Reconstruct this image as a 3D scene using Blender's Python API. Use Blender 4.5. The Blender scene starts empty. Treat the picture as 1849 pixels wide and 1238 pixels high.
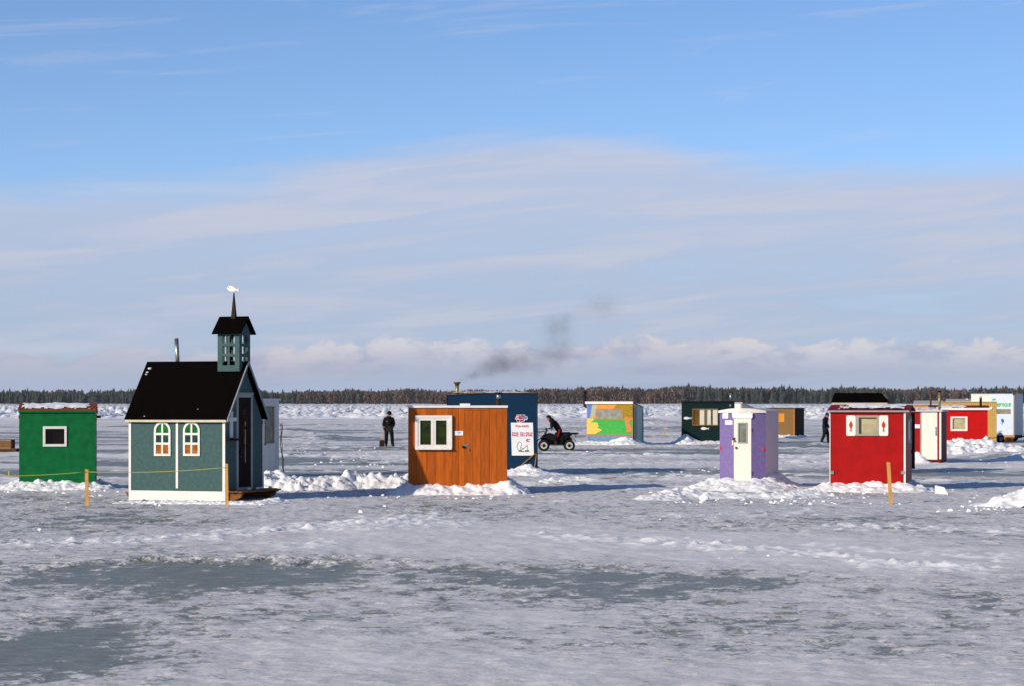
import bpy, bmesh, math, random
import numpy as np
from mathutils import Vector, Matrix

R = math.radians
random.seed(7)
sc = bpy.context.scene
col = sc.collection

# ------------------------------------------------------------------ camera, sky, sun, exposure
F, HOR, CH = 4200.0, 728.0, 2.3          # focal length in photograph pixels, horizon row, eye height
W0, H0 = 1849.0, 1238.0
cam = bpy.data.cameras.new('camera')
cam.sensor_width = 36.0
cam.lens = 36.0 * F / W0
cam.shift_y = (HOR - H0 / 2) / W0
cam.clip_start = 0.5
cam.clip_end = 9000
camo = bpy.data.objects.new('camera', cam)
camo.location = (0, 0, CH)
camo.rotation_euler = (R(90), 0, 0)
col.objects.link(camo)
sc.camera = camo

SUN_AZ, SUN_EL = R(42), R(21)          # light travels towards (cos, sin) of SUN_AZ on the ground
sdir = Vector((math.cos(SUN_AZ) * math.cos(SUN_EL), math.sin(SUN_AZ) * math.cos(SUN_EL), -math.sin(SUN_EL)))
sun = bpy.data.lights.new('sun', 'SUN')
sun.energy = 4.7
sun.angle = R(0.53)
sun.color = (1.0, 0.89, 0.74)
suno = bpy.data.objects.new('sun', sun)
suno.rotation_euler = sdir.to_track_quat('-Z', 'Y').to_euler()
suno.location = (-40, -30, 40)
col.objects.link(suno)

sc.view_settings.view_transform = 'Standard'
sc.view_settings.look = 'None'
sc.view_settings.exposure = 0.0
sc.view_settings.gamma = 1.0
sc.view_settings.use_curve_mapping = False


def lin(c):
    c = c / 255.0
    return c / 12.92 if c <= 0.04045 else ((c + 0.055) / 1.055) ** 2.4


def C(r, g, b, k=1.0):
    return tuple(max(0.003, lin(v) * k) for v in (r, g, b)) + (1.0,)


class NT:
    """small helper for node trees"""
    def __init__(s, nt):
        s.nt = nt

    def n(s, typ, **kw):
        nd = s.nt.nodes.new(typ)
        for k, v in kw.items():
            setattr(nd, k, v)
        return nd

    def put(s, sock, v):
        if isinstance(v, bpy.types.NodeSocket):
            s.nt.links.new(v, sock)
        else:
            sock.default_value = v

    def m(s, op, a, b=0.0, c=0.0, clamp=False):
        nd = s.n('ShaderNodeMath', operation=op, use_clamp=clamp)
        s.put(nd.inputs[0], a); s.put(nd.inputs[1], b); s.put(nd.inputs[2], c)
        return nd.outputs[0]

    def ss(s, v, a, b, lo=0.0, hi=1.0):
        nd = s.n('ShaderNodeMapRange', interpolation_type='SMOOTHSTEP')
        s.put(nd.inputs['Value'], v); s.put(nd.inputs['From Min'], a); s.put(nd.inputs['From Max'], b)
        s.put(nd.inputs['To Min'], lo); s.put(nd.inputs['To Max'], hi)
        return nd.outputs[0]

    def mix(s, f, a, b, blend='MIX'):
        nd = s.n('ShaderNodeMix', data_type='RGBA', blend_type=blend)
        s.put(nd.inputs[0], f); s.put(nd.inputs[6], a); s.put(nd.inputs[7], b)
        return nd.outputs[2]

    def noise(s, vec, scale, detail=3.0, rough=0.55, dist=0.0):
        nd = s.n('ShaderNodeTexNoise')
        if vec is not None:
            s.put(nd.inputs['Vector'], vec)
        nd.inputs['Scale'].default_value = scale
        nd.inputs['Detail'].default_value = detail
        nd.inputs['Roughness'].default_value = rough
        nd.inputs['Distortion'].default_value = dist
        return nd.outputs[0]

    def xyz(s, x, y, z=0.0):
        nd = s.n('ShaderNodeCombineXYZ')
        s.put(nd.inputs[0], x); s.put(nd.inputs[1], y); s.put(nd.inputs[2], z)
        return nd.outputs[0]

    def mapping(s, vec, scale=(1, 1, 1), loc=(0, 0, 0)):
        nd = s.n('ShaderNodeMapping')
        s.put(nd.inputs[0], vec)
        nd.inputs['Scale'].default_value = scale
        nd.inputs['Location'].default_value = loc
        return nd.outputs[0]


world = bpy.data.worlds.new('World')
sc.world = world
world.use_nodes = True
world.node_tree.nodes.clear()
w = NT(world.node_tree)
sky = w.n('ShaderNodeTexSky', sky_type='NISHITA')
sky.sun_disc = False
sky.sun_elevation = SUN_EL
sky.sun_rotation = R(270) - SUN_AZ
sky.air_density, sky.dust_density, sky.ozone_density = 0.66, 0.0, 4.9
bg1 = w.n('ShaderNodeBackground')
bg1.inputs[1].default_value = 0.135
w.put(bg1.inputs[0], sky.outputs[0])
tc = w.n('ShaderNodeTexCoord')
sep = w.n('ShaderNodeSeparateXYZ')
w.put(sep.inputs[0], tc.outputs['Generated'])
az = w.m('MULTIPLY', w.m('ARCTAN2', sep.outputs[0], sep.outputs[1]), 57.2958)
el = w.m('MULTIPLY', w.m('ARCSINE', sep.outputs[2]), 57.2958)
ael = w.m('ABSOLUTE', el)
# broad veil of high cloud
nA = w.noise(w.xyz(w.m('MULTIPLY', az, 0.10), w.m('MULTIPLY', el, 0.55), 3.1), 1.0, 6.0, 0.58, 0.4)
nB = w.noise(w.xyz(w.m('MULTIPLY', az, 0.16), w.m('ADD', w.m('MULTIPLY', el, 1.7), w.m('MULTIPLY', az, -0.13)), 8.7), 1.0, 7.0, 0.6, 0.5)
nC = w.noise(w.xyz(w.m('MULTIPLY', az, 0.05), w.m('MULTIPLY', el, 0.10), 1.3), 1.0, 2.0, 0.5)
g1 = w.m('DIVIDE', w.m('SUBTRACT', az, 0.4), 4.2)
hump = w.m('EXPONENT', w.m('MULTIPLY', w.m('MULTIPLY', g1, g1), -1.0))
top = w.m('ADD', w.m('ADD', w.m('MULTIPLY_ADD', hump, 1.1, 5.5), w.m('MULTIPLY', w.ss(az, -14.0, 10.0), 0.5)), w.m('MULTIPLY', w.m('SUBTRACT', nA, 0.5), 2.4))
veil = w.ss(w.m('SUBTRACT', top, ael), -0.5, 0.9)
veil = w.m('MULTIPLY', veil, w.m('MULTIPLY_ADD', nB, 0.70, 0.58), clamp=True)
thin = w.m('MULTIPLY', w.ss(nB, 0.48, 0.72), w.ss(ael, 40.0, 3.0, 0.0, 0.34))
base = w.m('MULTIPLY_ADD', w.ss(ael, 14.0, 5.0), 0.15, w.m('MULTIPLY', w.ss(nC, 0.35, 0.7), 0.05))
cov = w.m('MAXIMUM', w.m('MAXIMUM', veil, thin), base)
ccol = w.mix(w.ss(ael, 1.2, 6.0), C(171, 186, 211), C(187, 197, 221))
ccol = w.mix(w.m('MULTIPLY', w.ss(nB, 0.42, 0.68), 0.6), ccol, C(203, 207, 224))
# low cumulus bank over the far shore
nD = w.noise(w.xyz(w.m('MULTIPLY', az, 0.75), w.m('MULTIPLY', el, 1.6), 5.5), 1.0, 7.0, 0.62, 0.3)
nE = w.noise(w.xyz(w.m('MULTIPLY', az, 0.22), 0.0, 2.2), 1.0, 2.0, 0.5)
btop = w.m('ADD', w.ss(az, -13.0, 2.0, 1.28, 1.58), w.m('ADD', w.m('MULTIPLY', w.m('SUBTRACT', nD, 0.5), 1.25), w.m('MULTIPLY', w.m('SUBTRACT', nE, 0.5), 0.8)))
diff = w.m('SUBTRACT', btop, ael)
bank = w.ss(diff, -0.02, 0.16)
crest = w.m('MULTIPLY', w.m('MULTIPLY', w.ss(diff, 0.95, 0.10), w.ss(az, -12.0, -2.0, 0.35, 1.0)), w.ss(nD, 0.34, 0.60))
bcol = w.mix(crest, C(170, 176, 201), C(214, 209, 214))
bcol = w.mix(w.ss(ael, 0.85, 0.35), bcol, C(168, 180, 207))
ccol = w.mix(bank, ccol, bcol)
cov = w.m('MAXIMUM', cov, w.m('MULTIPLY', bank, 0.92))
cov = w.m('MAXIMUM', cov, w.ss(ael, 1.5, 0.3, 0.0, 0.9))
bg2 = w.n('ShaderNodeBackground')
bg2.inputs[1].default_value = 1.0
w.put(bg2.inputs[0], ccol)
mx = w.n('ShaderNodeMixShader')
w.put(mx.inputs[0], cov); w.put(mx.inputs[1], bg1.outputs[0]); w.put(mx.inputs[2], bg2.outputs[0])
wo = w.n('ShaderNodeOutputWorld')
w.put(wo.inputs[0], mx.outputs[0])

# ------------------------------------------------------------------ materials
MATS = {}


def mat(name, c, rough=0.6, var=0.18, nscale=6.0, bump=0.0, metal=0.0, spec=0.12, stretch=(1, 1, 1), c2=None, fine=0.0, fscale=60.0, blotch=0.5):
    """painted / natural surface with two scales of colour variation and optional relief"""
    if name in MATS:
        return MATS[name]
    m = bpy.data.materials.new(name)
    m.use_nodes = True
    t = NT(m.node_tree)
    p = m.node_tree.nodes['Principled BSDF']
    tcn = t.n('ShaderNodeTexCoord')
    v = t.mapping(tcn.outputs['Object'], stretch)
    n1 = t.noise(v, nscale, 5.0, 0.6)
    if c2 is None:
        c2 = tuple(max(0.0, q * (1 - 2.2 * var)) for q in c[:3]) + (1,)
    k = t.ss(n1, blotch - 0.22, blotch + 0.22)
    colr = t.mix(k, c2, c)
    if fine:
        n2 = t.noise(v, fscale, 2.0, 0.6)
        colr = t.mix(t.ss(n2, 0.3, 0.7, fine, 0.0), colr, (0.01, 0.01, 0.01, 1))
    t.put(p.inputs['Base Color'], colr)
    t.put(p.inputs['Roughness'], t.ss(n1, 0.2, 0.8, max(0.02, rough - 0.08), min(1.0, rough + 0.1)))
    p.inputs['Metallic'].default_value = metal
    p.inputs['Specular IOR Level'].default_value = spec
    if bump:
        b = t.n('ShaderNodeBump')
        b.inputs['Strength'].default_value = bump
        b.inputs['Distance'].default_value = 0.02
        t.put(b.inputs['Height'], n1)
        t.put(p.inputs['Normal'], b.outputs[0])
    MATS[name] = m
    return m


def glass(name, c, c2=None, rough=0.12, nscale=5.0, spec=0.22):
    return mat(name, c, rough, 0.3, nscale, 0.0, 0.0, spec, c2=c2)


M = {}
M['white'] = mat('white_paint', C(226, 222, 214), 0.5, 0.05, 4.0)
M['grey_trim'] = mat('grey_trim', C(150, 150, 145), 0.6, 0.08)
M['black'] = mat('black_paint', (0.012, 0.011, 0.012, 1), 0.6, 0.1)
M['steel'] = mat('galvanised_steel', (0.42, 0.42, 0.40, 1), 0.35, 0.2, 9.0, metal=0.8)
M['rust'] = mat('rusty_pipe', (0.12, 0.075, 0.035, 1), 0.6, 0.3, 12.0, metal=0.4, c2=(0.05, 0.025, 0.012, 1))
M['brass'] = mat('yellowed_pipe', (0.40, 0.30, 0.13, 1), 0.4, 0.2, 12.0, metal=0.6)
M['wood'] = mat('stake_wood', C(216, 163, 88), 0.7, 0.18, 5.0, stretch=(14, 14, 1), bump=0.2)
M['old_wood'] = mat('old_wood', C(150, 104, 52), 0.8, 0.3, 5.0, stretch=(1.5, 10, 10), bump=0.3)
M['dark'] = mat('dark_interior', (0.02, 0.012, 0.008, 1), 0.9, 0.2)
M['rope'] = mat('yellow_rope', C(196, 150, 62), 0.8, 0.25, 30.0)
M['twine'] = mat('twine', C(190, 178, 84), 0.8, 0.1, 30.0)
M['lock'] = mat('padlock', (0.25, 0.2, 0.1, 1), 0.35, 0.2, metal=0.8)
M['red_print'] = mat('red_print', C(200, 40, 35), 0.6, 0.05)


def snow_mat():
    m = bpy.data.materials.new('snow')
    m.use_nodes = True
    t = NT(m.node_tree)
    p = m.node_tree.nodes['Principled BSDF']
    g = t.n('ShaderNodeNewGeometry')
    n1 = t.noise(g.outputs['Position'], 3.0, 5.0, 0.6)
    n2 = t.noise(g.outputs['Position'], 22.0, 4.0, 0.65)
    c = t.mix(t.ss(n1, 0.35, 0.7), (0.82, 0.81, 0.80, 1), (0.92, 0.92, 0.92, 1))
    t.put(p.inputs['Base Color'], c)
    p.inputs['Roughness'].default_value = 0.65
    p.inputs['Specular IOR Level'].default_value = 0.2
    b = t.n('ShaderNodeBump')
    b.inputs['Strength'].default_value = 0.4
    b.inputs['Distance'].default_value = 0.05
    t.put(b.inputs['Height'], n2)
    t.put(p.inputs['Normal'], b.outputs[0])
    return m


M['snow'] = snow_mat()

# ------------------------------------------------------------------ mesh helpers


class MB:
    def __init__(s, T=None):
        s.v, s.f, s.mi, s.T = [], [], [], T
        s.cur = 0

    def add(s, pts, faces):
        o = len(s.v)
        for p in pts:
            s.v.append(s.T(*p) if s.T else tuple(p))
        for f in faces:
            s.f.append(tuple(i + o for i in f)); s.mi.append(s.cur)

    def box(s, x0, x1, y0, y1, z0, z1):
        p = [(x, y, z) for z in (z0, z1) for y in (y0, y1) for x in (x0, x1)]
        s.add(p, [(0, 2, 3, 1), (4, 5, 7, 6), (0, 1, 5, 4), (2, 6, 7, 3), (0, 4, 6, 2), (1, 3, 7, 5)])
        return s

    def hexa(s, p):
        """8 points: bottom loop then top loop"""
        s.add(p, [(3, 2, 1, 0), (4, 5, 6, 7), (0, 1, 5, 4), (1, 2, 6, 5), (2, 3, 7, 6), (3, 0, 4, 7)])
        return s

    def prism(s, poly, y0, y1):
        """poly in (x, z); extruded along y"""
        n = len(poly)
        p = [(a, y0, b) for a, b in poly] + [(a, y1, b) for a, b in poly]
        f = [tuple(range(n)), tuple(range(2 * n - 1, n - 1, -1))]
        f += [(i, i + n, (i + 1) % n + n, (i + 1) % n) for i in range(n)]
        s.add(p, f)
        return s

    def tube(s, path, rad, n=10, cap=True):
        path = [Vector(p) for p in path]
        if not hasattr(rad, '__len__'):
            rad = [rad] * len(path)
        pts = []
        for i, p in enumerate(path):
            d = (path[min(i + 1, len(path) - 1)] - path[max(i - 1, 0)])
            d = d.normalized() if d.length > 1e-9 else Vector((0, 0, 1))
            a = Vector((1, 0, 0)) if abs(d.x) < 0.9 else Vector((0, 1, 0))
            u = d.cross(a).normalized(); q = d.cross(u)
            for k in range(n):
                t = 2 * math.pi * k / n
                pts.append(tuple(p + (u * math.cos(t) + q * math.sin(t)) * rad[i]))
        f = []
        for i in range(len(path) - 1):
            for k in range(n):
                f.append((i * n + k, i * n + (k + 1) % n, (i + 1) * n + (k + 1) % n, (i + 1) * n + k))
        if cap:
            f.append(tuple(range(n - 1, -1, -1)))
            f.append(tuple(range((len(path) - 1) * n, len(path) * n)))
        s.add(pts, f)
        return s

    def ball(s, c, r, n=10, m=6, sq=(1, 1, 1)):
        pts = [(c[0], c[1], c[2] - r * sq[2])]
        for j in range(1, m):
            a = math.pi * j / m - math.pi / 2
            for k in range(n):
                t = 2 * math.pi * k / n
                pts.append((c[0] + r * sq[0] * math.cos(a) * math.cos(t), c[1] + r * sq[1] * math.cos(a) * math.sin(t), c[2] + r * sq[2] * math.sin(a)))
        pts.append((c[0], c[1], c[2] + r * sq[2]))
        f = [(0, 1 + (k + 1) % n, 1 + k) for k in range(n)]
        for j in range(m - 2):
            for k in range(n):
                a = 1 + j * n
                f.append((a + k, a + (k + 1) % n, a + n + (k + 1) % n, a + n + k))
        a = 1 + (m - 2) * n
        f += [(a + k, a + (k + 1) % n, len(pts) - 1) for k in range(n)]
        s.add(pts, f)
        return s

    def holes(s, x0, x1, z0, z1, y0, y1, hs):
        """wall slab with rectangular openings (hx0, hx1, hz0, hz1)"""
        xs = sorted(set([x0, x1] + [h for q in hs for h in q[:2]]))
        zs = sorted(set([z0, z1] + [h for q in hs for h in q[2:]]))
        nx, nz = len(xs), len(zs)
        idx = lambda i, j, k: (j * nx + i) * 2 + k
        pts = [(xs[i], y, zs[j]) for j in range(nz) for i in range(nx) for y in (y0, y1)]
        solid = {}
        for i in range(nx - 1):
            for j in range(nz - 1):
                cx, cz = (xs[i] + xs[i + 1]) / 2, (zs[j] + zs[j + 1]) / 2
                solid[i, j] = not any(h[0] < cx < h[1] and h[2] < cz < h[3] for h in hs)
        f = []
        for (i, j), ok in solid.items():
            if not ok:
                continue
            for k in (0, 1):
                q = [idx(i, j, k), idx(i + 1, j, k), idx(i + 1, j + 1, k), idx(i, j + 1, k)]
                f.append(tuple(q if k == 0 else q[::-1]))
            for di, dj, a, b in ((-1, 0, (i, j), (i, j + 1)), (1, 0, (i + 1, j), (i + 1, j + 1)), (0, -1, (i, j), (i + 1, j)), (0, 1, (i, j + 1), (i + 1, j + 1))):
                if not solid.get((i + di, j + dj), False):
                    f.append((idx(*a, 0), idx(*b, 0), idx(*b, 1), idx(*a, 1)))
        s.add(pts, f)
        return s

    def build(s, name, m, parent=None, smooth=False, recalc=True):
        me = bpy.data.meshes.new(name)
        me.from_pydata(s.v, [], s.f)
        ms = m if isinstance(m, (list, tuple)) else [m]
        for q in ms:
            me.materials.append(q)
        if len(ms) > 1:
            me.polygons.foreach_set('material_index', s.mi)
        if recalc:
            bm = bmesh.new(); bm.from_mesh(me)
            bmesh.ops.recalc_face_normals(bm, faces=bm.faces)
            bm.to_mesh(me); bm.free()
        if smooth:
            me.polygons.foreach_set('use_smooth', [True] * len(me.polygons))
        o = bpy.data.objects.new(name, me)
        col.objects.link(o)
        if parent:
            o.parent = parent
        return o


def tag(o, label=None, cat=None, group=None, kind=None):
    if label: o['label'] = label
    if cat: o['category'] = cat
    if group: o['group'] = group
    if kind: o['kind'] = kind
    return o


def empty(name, loc, rz=0.0):
    o = bpy.data.objects.new(name, None)
    o.empty_display_size = 0.3
    o.location = loc
    o.rotation_euler = (0, 0, rz)
    col.objects.link(o)
    return o


def box(name, m, parent, *a):
    return MB().box(*a).build(name, m, parent)


def rep(o, parent, loc=None):
    c = o.copy()
    col.objects.link(c)
    c.parent = parent
    if loc is not None:
        c.location = loc
    return c


def text_mesh(name, body, size, m, parent, x, y, z, width=None, bold=0.0, T=None):
    cu = bpy.data.curves.new(name, 'FONT')
    cu.body = body; cu.size = size; cu.align_x = 'CENTER'; cu.align_y = 'CENTER'; cu.offset = bold
    cu.resolution_u = 3
    to = bpy.data.objects.new(name, cu)
    col.objects.link(to)
    dg = bpy.context.evaluated_depsgraph_get()
    me = bpy.data.meshes.new_from_object(to.evaluated_get(dg))
    bpy.data.objects.remove(to)
    co = np.empty(len(me.vertices) * 3); me.vertices.foreach_get('co', co); co = co.reshape(-1, 3)
    sx = 1.0
    if width:
        sx = width / max(1e-6, co[:, 0].max() - co[:, 0].min())
    out = np.stack([co[:, 0] * sx + x, np.full(len(co), y), co[:, 1] + z], 1)
    if T:
        out = np.array([T(*p) for p in out])
    me.vertices.foreach_set('co', out.ravel())
    me.materials.clear(); me.materials.append(m)
    me.update()
    o = bpy.data.objects.new(name, me)
    col.objects.link(o)
    o.parent = parent
    return o


# ------------------------------------------------------------------ numpy noise
_rng = np.random.default_rng(11)
PERM = _rng.permutation(1024)
GA = _rng.uniform(0, 2 * np.pi, 1024)


def hsh(i, j, s=0):
    return PERM[(PERM[(i + s * 57) & 1023] + j) & 1023]


def perlin(x, y, s=0):
    xi = np.floor(x).astype(int); yi = np.floor(y).astype(int)
    xf = x - xi; yf = y - yi
    u = xf * xf * xf * (xf * (xf * 6 - 15) + 10); v = yf * yf * yf * (yf * (yf * 6 - 15) + 10)

    def g(a, b):
        t = GA[hsh(xi + a, yi + b, s)]
        return np.cos(t) * (xf - a) + np.sin(t) * (yf - b)
    n = (g(0, 0) * (1 - u) + g(1, 0) * u) * (1 - v) + (g(0, 1) * (1 - u) + g(1, 1) * u) * v
    return n * 1.41


def fbm(x, y, oct=4, s=0, rough=0.5):
    a, t, f = 1.0, 0.0, 1.0
    for k in range(oct):
        t = t + a * perlin(x * f + 13.7 * k, y * f - 7.1 * k, s + k)
        a *= rough; f *= 2.03
    return t


def worley(x, y, s=0):
    xi = np.floor(x).astype(int); yi = np.floor(y).astype(int)
    best = np.full(x.shape, 9.0); rnd = np.zeros(x.shape); dx = np.zeros(x.shape); dy = np.zeros(x.shape); ang = np.zeros(x.shape)
    for a in (-1, 0, 1):
        for b in (-1, 0, 1):
            h = hsh(xi + a, yi + b, s)
            px = xi + a + (h % 97) / 97.0; py = yi + b + ((h * 7) % 89) / 89.0
            d = (x - px) ** 2 + (y - py) ** 2
            k = d < best
            best = np.where(k, d, best); rnd = np.where(k, ((h * 13) % 101) / 101.0, rnd)
            dx = np.where(k, x - px, dx); dy = np.where(k, y - py, dy); ang = np.where(k, GA[h], ang)
    return np.sqrt(best), rnd, dx * np.cos(ang) + dy * np.sin(ang)


def chunks(x, y, cell, s=0):
    """broken block relief, roughly 0..1"""
    d, r, t = worley(x / cell, y / cell, s)
    return np.clip(0.25 + r * 0.75 + 0.5 * t, 0, 1.3) * np.clip(1.25 - d * 1.1, 0, 1) ** 0.6


def sstep(a, b, x):
    t = np.clip((x - a) / (b - a), 0, 1)
    return t * t * (3 - 2 * t)


def grid_mesh(name, X, Y, Z, m, attrs=None, keep=None, smooth=True):
    ny, nx = X.shape
    me = bpy.data.meshes.new(name)
    i = np.arange((ny - 1) * (nx - 1))
    r, c = i // (nx - 1), i % (nx - 1)
    a = r * nx + c
    q = np.stack([a, a + 1, a + nx + 1, a + nx], 1)
    if keep is not None:
        q = q[keep[:-1, :-1].ravel() & keep[1:, 1:].ravel() & keep[:-1, 1:].ravel() & keep[1:, :-1].ravel()]
    me.vertices.add(nx * ny)
    me.vertices.foreach_set('co', np.stack([X, Y, Z], 2).astype(np.float32).ravel())
    me.loops.add(len(q) * 4)
    me.loops.foreach_set('vertex_index', q.ravel().astype(np.int32))
    me.polygons.add(len(q))
    me.polygons.foreach_set('loop_start', np.arange(0, len(q) * 4, 4, dtype=np.int32))
    me.polygons.foreach_set('use_smooth', np.full(len(q), smooth))
    me.update(calc_edges=True)
    for k, v in (attrs or {}).items():
        at = me.attributes.new(k, 'FLOAT', 'POINT')
        at.data.foreach_set('value', v.astype(np.float32).ravel())
    me.materials.append(m)
    o = bpy.data.objects.new(name, me)
    col.objects.link(o)
    return o


def dist_of(py):
    return F * CH / (py - HOR)


def ground_pt(px, py):
    d = dist_of(py)
    return (px - W0 / 2) / F * d, d


# ------------------------------------------------------------------ frozen bay: one sheet to the horizon
def axis_vals():
    fx = np.arange(-14.5, 14.51, 0.05)
    o = [14.5]; st = 0.07
    while o[-1] < 1500:
        o.append(o[-1] + st); st *= 1.09
    o = np.array(o[1:])
    xs = np.concatenate([-o[::-1], fx, o])
    ys = [14.0]
    while ys[-1] < 2600:
        d = ys[-1]
        ys.append(d + (0.045 if d < 30 else 0.045 + (d - 30) * 0.0016 if d < 75 else 0.12 * (d / 75) ** 2.2))
    back = [14.0]; st = 0.3
    while back[-1] > -200:
        back.append(back[-1] - st); st *= 1.35
    ys = np.array(back[:0:-1] + ys)
    return xs, ys


gx, gy = axis_vals()
X, Y = np.meshgrid(gx, gy)
# where the wind has cleared the snow off the ice: (pixel column, row, half widths in pixels, amount)
ICE = [(110, 1160, 190, 50, .8), (40, 1180, 140, 45, .4), (280, 1040, 260, 34, .5), (410, 1045, 120, 32, .55), (100, 1050, 130, 22, .3), (590, 1040, 160, 34, .4), (830, 1048, 130, 24, .6),
       (1060, 1055, 170, 36, .62), (1340, 1052, 120, 16, .6), (1200, 1078, 120, 14, .3), (1790, 1090, 120, 32, .6), (1700, 1068, 60, 10, .4), (560, 1112, 190, 14, .35), (330, 1020, 330, 14, .3), (150, 1200, 230, 30, .45), (1100, 1035, 260, 12, .3), (1330, 1125, 130, 9, .4),
       (80, 938, 210, 22, .45), (330, 948, 220, 14, .32), (860, 918, 170, 9, .55), (1440, 945, 200, 12, .42), (1600, 937, 110, 8, .5), (1250, 955, 200, 9, .35), (60, 900, 80, 8, .6), (210, 903, 40, 6, .5),
       (1560, 1120, 240, 26, .25), (900, 1170, 260, 10, .2), (1690, 1180, 160, 12, .22), (1400, 1170, 220, 12, .22)]
SNW = [(1100, 978, 420, 26, .7), (1540, 1000, 330, 24, .6), (760, 985, 240, 20, .5), (960, 1115, 200, 16, .5), (650, 1175, 330, 34, .4), (1300, 1215, 600, 26, .25), (600, 955, 500, 12, .3), (1000, 1225, 900, 24, .10)]
ice = np.zeros_like(X)
rowpx = HOR + F * CH / np.maximum(Y, 5.0)
near = (Y > 14) & (Y < 130)
for lst, sg in ((ICE, 1.0), (SNW, -1.0)):
    for px, py, rx, ry, am in lst:
        cx, cy = ground_pt(px, py)
        wx = rx / F * cy
        wy = 0.5 * (dist_of(py - ry) - dist_of(py + ry))
        wy = min(wy, cy * 0.28)
        u = ((X - cx) / wx) ** 2 + ((Y - cy) / wy) ** 2
        ice += sg * am * np.exp(-np.minimum(u, 30))
midf = sstep(58, 85, Y)
n_big = fbm(X / 3.2, Y / 7.0, 4, 3)
n_med = fbm(X / 0.55, Y / 0.9, 4, 9, 0.6)
n_str = fbm(X / 22.0, Y / 9.0, 4, 21, 0.6)
n_fine = fbm(X / 0.30, Y / 0.24, 4, 141, 0.62)
calm = np.clip(-ice * 2.2, 0, 1)
n_fine = n_fine * (1 - 0.75 * calm)
bare = ice * 0.80 + n_big * 0.26 + n_med * 0.30 + n_fine * 0.42 - 0.12
far_bare = 0.06 + n_str * 0.95 + n_big * 0.30 + n_med * 0.22
far_bare = far_bare - 1.1 * np.exp(-((Y - 101) / 2.2) ** 2) * sstep(-0.4, 0.3, fbm(X / 9, Y / 9, 2, 31)) - 0.5 * sstep(200, 330, Y)
bare = bare * (1 - midf) + far_bare * midf
snowy = 1 - sstep(0.10, 0.34, bare)
fade = np.clip(14.0 / np.maximum(Y, 14), 0, 1) ** 0.2
Z = snowy * (0.018 + 0.012 * np.clip(n_med, -1, 1) + 0.026 * np.maximum(0, n_fine) * (0.35 + 0.65 * sstep(-0.9, 0.1, bare)))
Z += 0.010 * snowy * (1 - 0.6 * calm) * fbm(X / 0.22, Y / 0.30, 3, 41, 0.6) + 0.002 * fbm(X / 0.3, Y / 0.3, 2, 45)
Z += 0.05 * snowy * np.maximum(0, fbm(X / 5.0, Y / 6.0, 3, 51)) * sstep(20, 40, Y)
# crusty lumps
rough_zone = np.clip(sstep(0.0, 0.5, fbm(X / 4.0, Y / 6.0, 3, 61)) + sstep(0.62, 0.9, np.exp(-((Y - 57) / 7) ** 2)) * 0.7, 0, 1)
ck = chunks(X, Y, 0.34, 71)
ck2 = chunks(X, Y * 0.8, 0.75, 75)
Z += 0.045 * snowy * rough_zone * np.maximum(0, ck - 0.62) * (Y > 34)
zone2 = sstep(0.05, 0.5, fbm(X / 9.0, Y / 4.5, 3, 131)) * sstep(58, 66, Y) + 1.2 * np.exp(-((Y - 101) / 3.5) ** 2) + 0.8 * np.exp(-((Y - 88) / 2.5) ** 2) * (X > 2) + 0.8 * sstep(150, 330, Y) * sstep(0.0, 0.4, fbm(X / 30, Y / 14, 3, 137))
zone2 = np.clip(zone2, 0, 1.3)
Z += 0.10 * zone2 * np.maximum(0, ck2 - 0.55) * (1 + 0.004 * np.minimum(Y, 330))
bare = bare - 0.5 * zone2 * (ck2 > 0.5)
# low wind drifts farther out
for px, py, rx, dd, hh in ((525, 783, 60, 12, .40), (585, 792, 45, 8, .26), (620, 770, 150, 20, .25), (1180, 765, 60, 22, .5), (1240, 757, 40, 20, .5), (1450, 762, 40, 20, .35), (1460, 805, 60, 5, .22), (1460, 835, 80, 3, .15),
                           (1830, 826, 60, 4, .25), (560, 812, 300, 2.6, .10), (1050, 870, 70, 1.6, .16), (700, 810, 80, 3, .1), (210, 775, 60, 12, .3), (230, 760, 50, 20, .4), (1100, 830, 160, 3, .1), (1560, 770, 60, 20, .3)):
    cx, cy = ground_pt(px, py)
    wx = rx / F * cy
    u = ((X - cx) / wx) ** 2 + ((Y - cy) / dd) ** 2
    Z += hh * np.exp(-np.minimum(u, 30)) * (0.8 + 0.5 * n_str + 0.25 * n_med)
# far shore rises behind the trees
Z += sstep(1990, 2200, Y) * 6.0
fresh_glint = sstep(0.25, 0.8, fbm(X / 5.0, Y / 3.5, 3, 111)) * snowy * sstep(48, 60, Y) * 0.8
fresh_glint = np.maximum(fresh_glint, np.clip(zone2, 0, 1) * sstep(0.45, 0.75, ck2))
fresh_glint = np.maximum(fresh_glint, np.exp(-((Y - 101) / 3.0) ** 2) * 1.0 * snowy)
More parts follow.
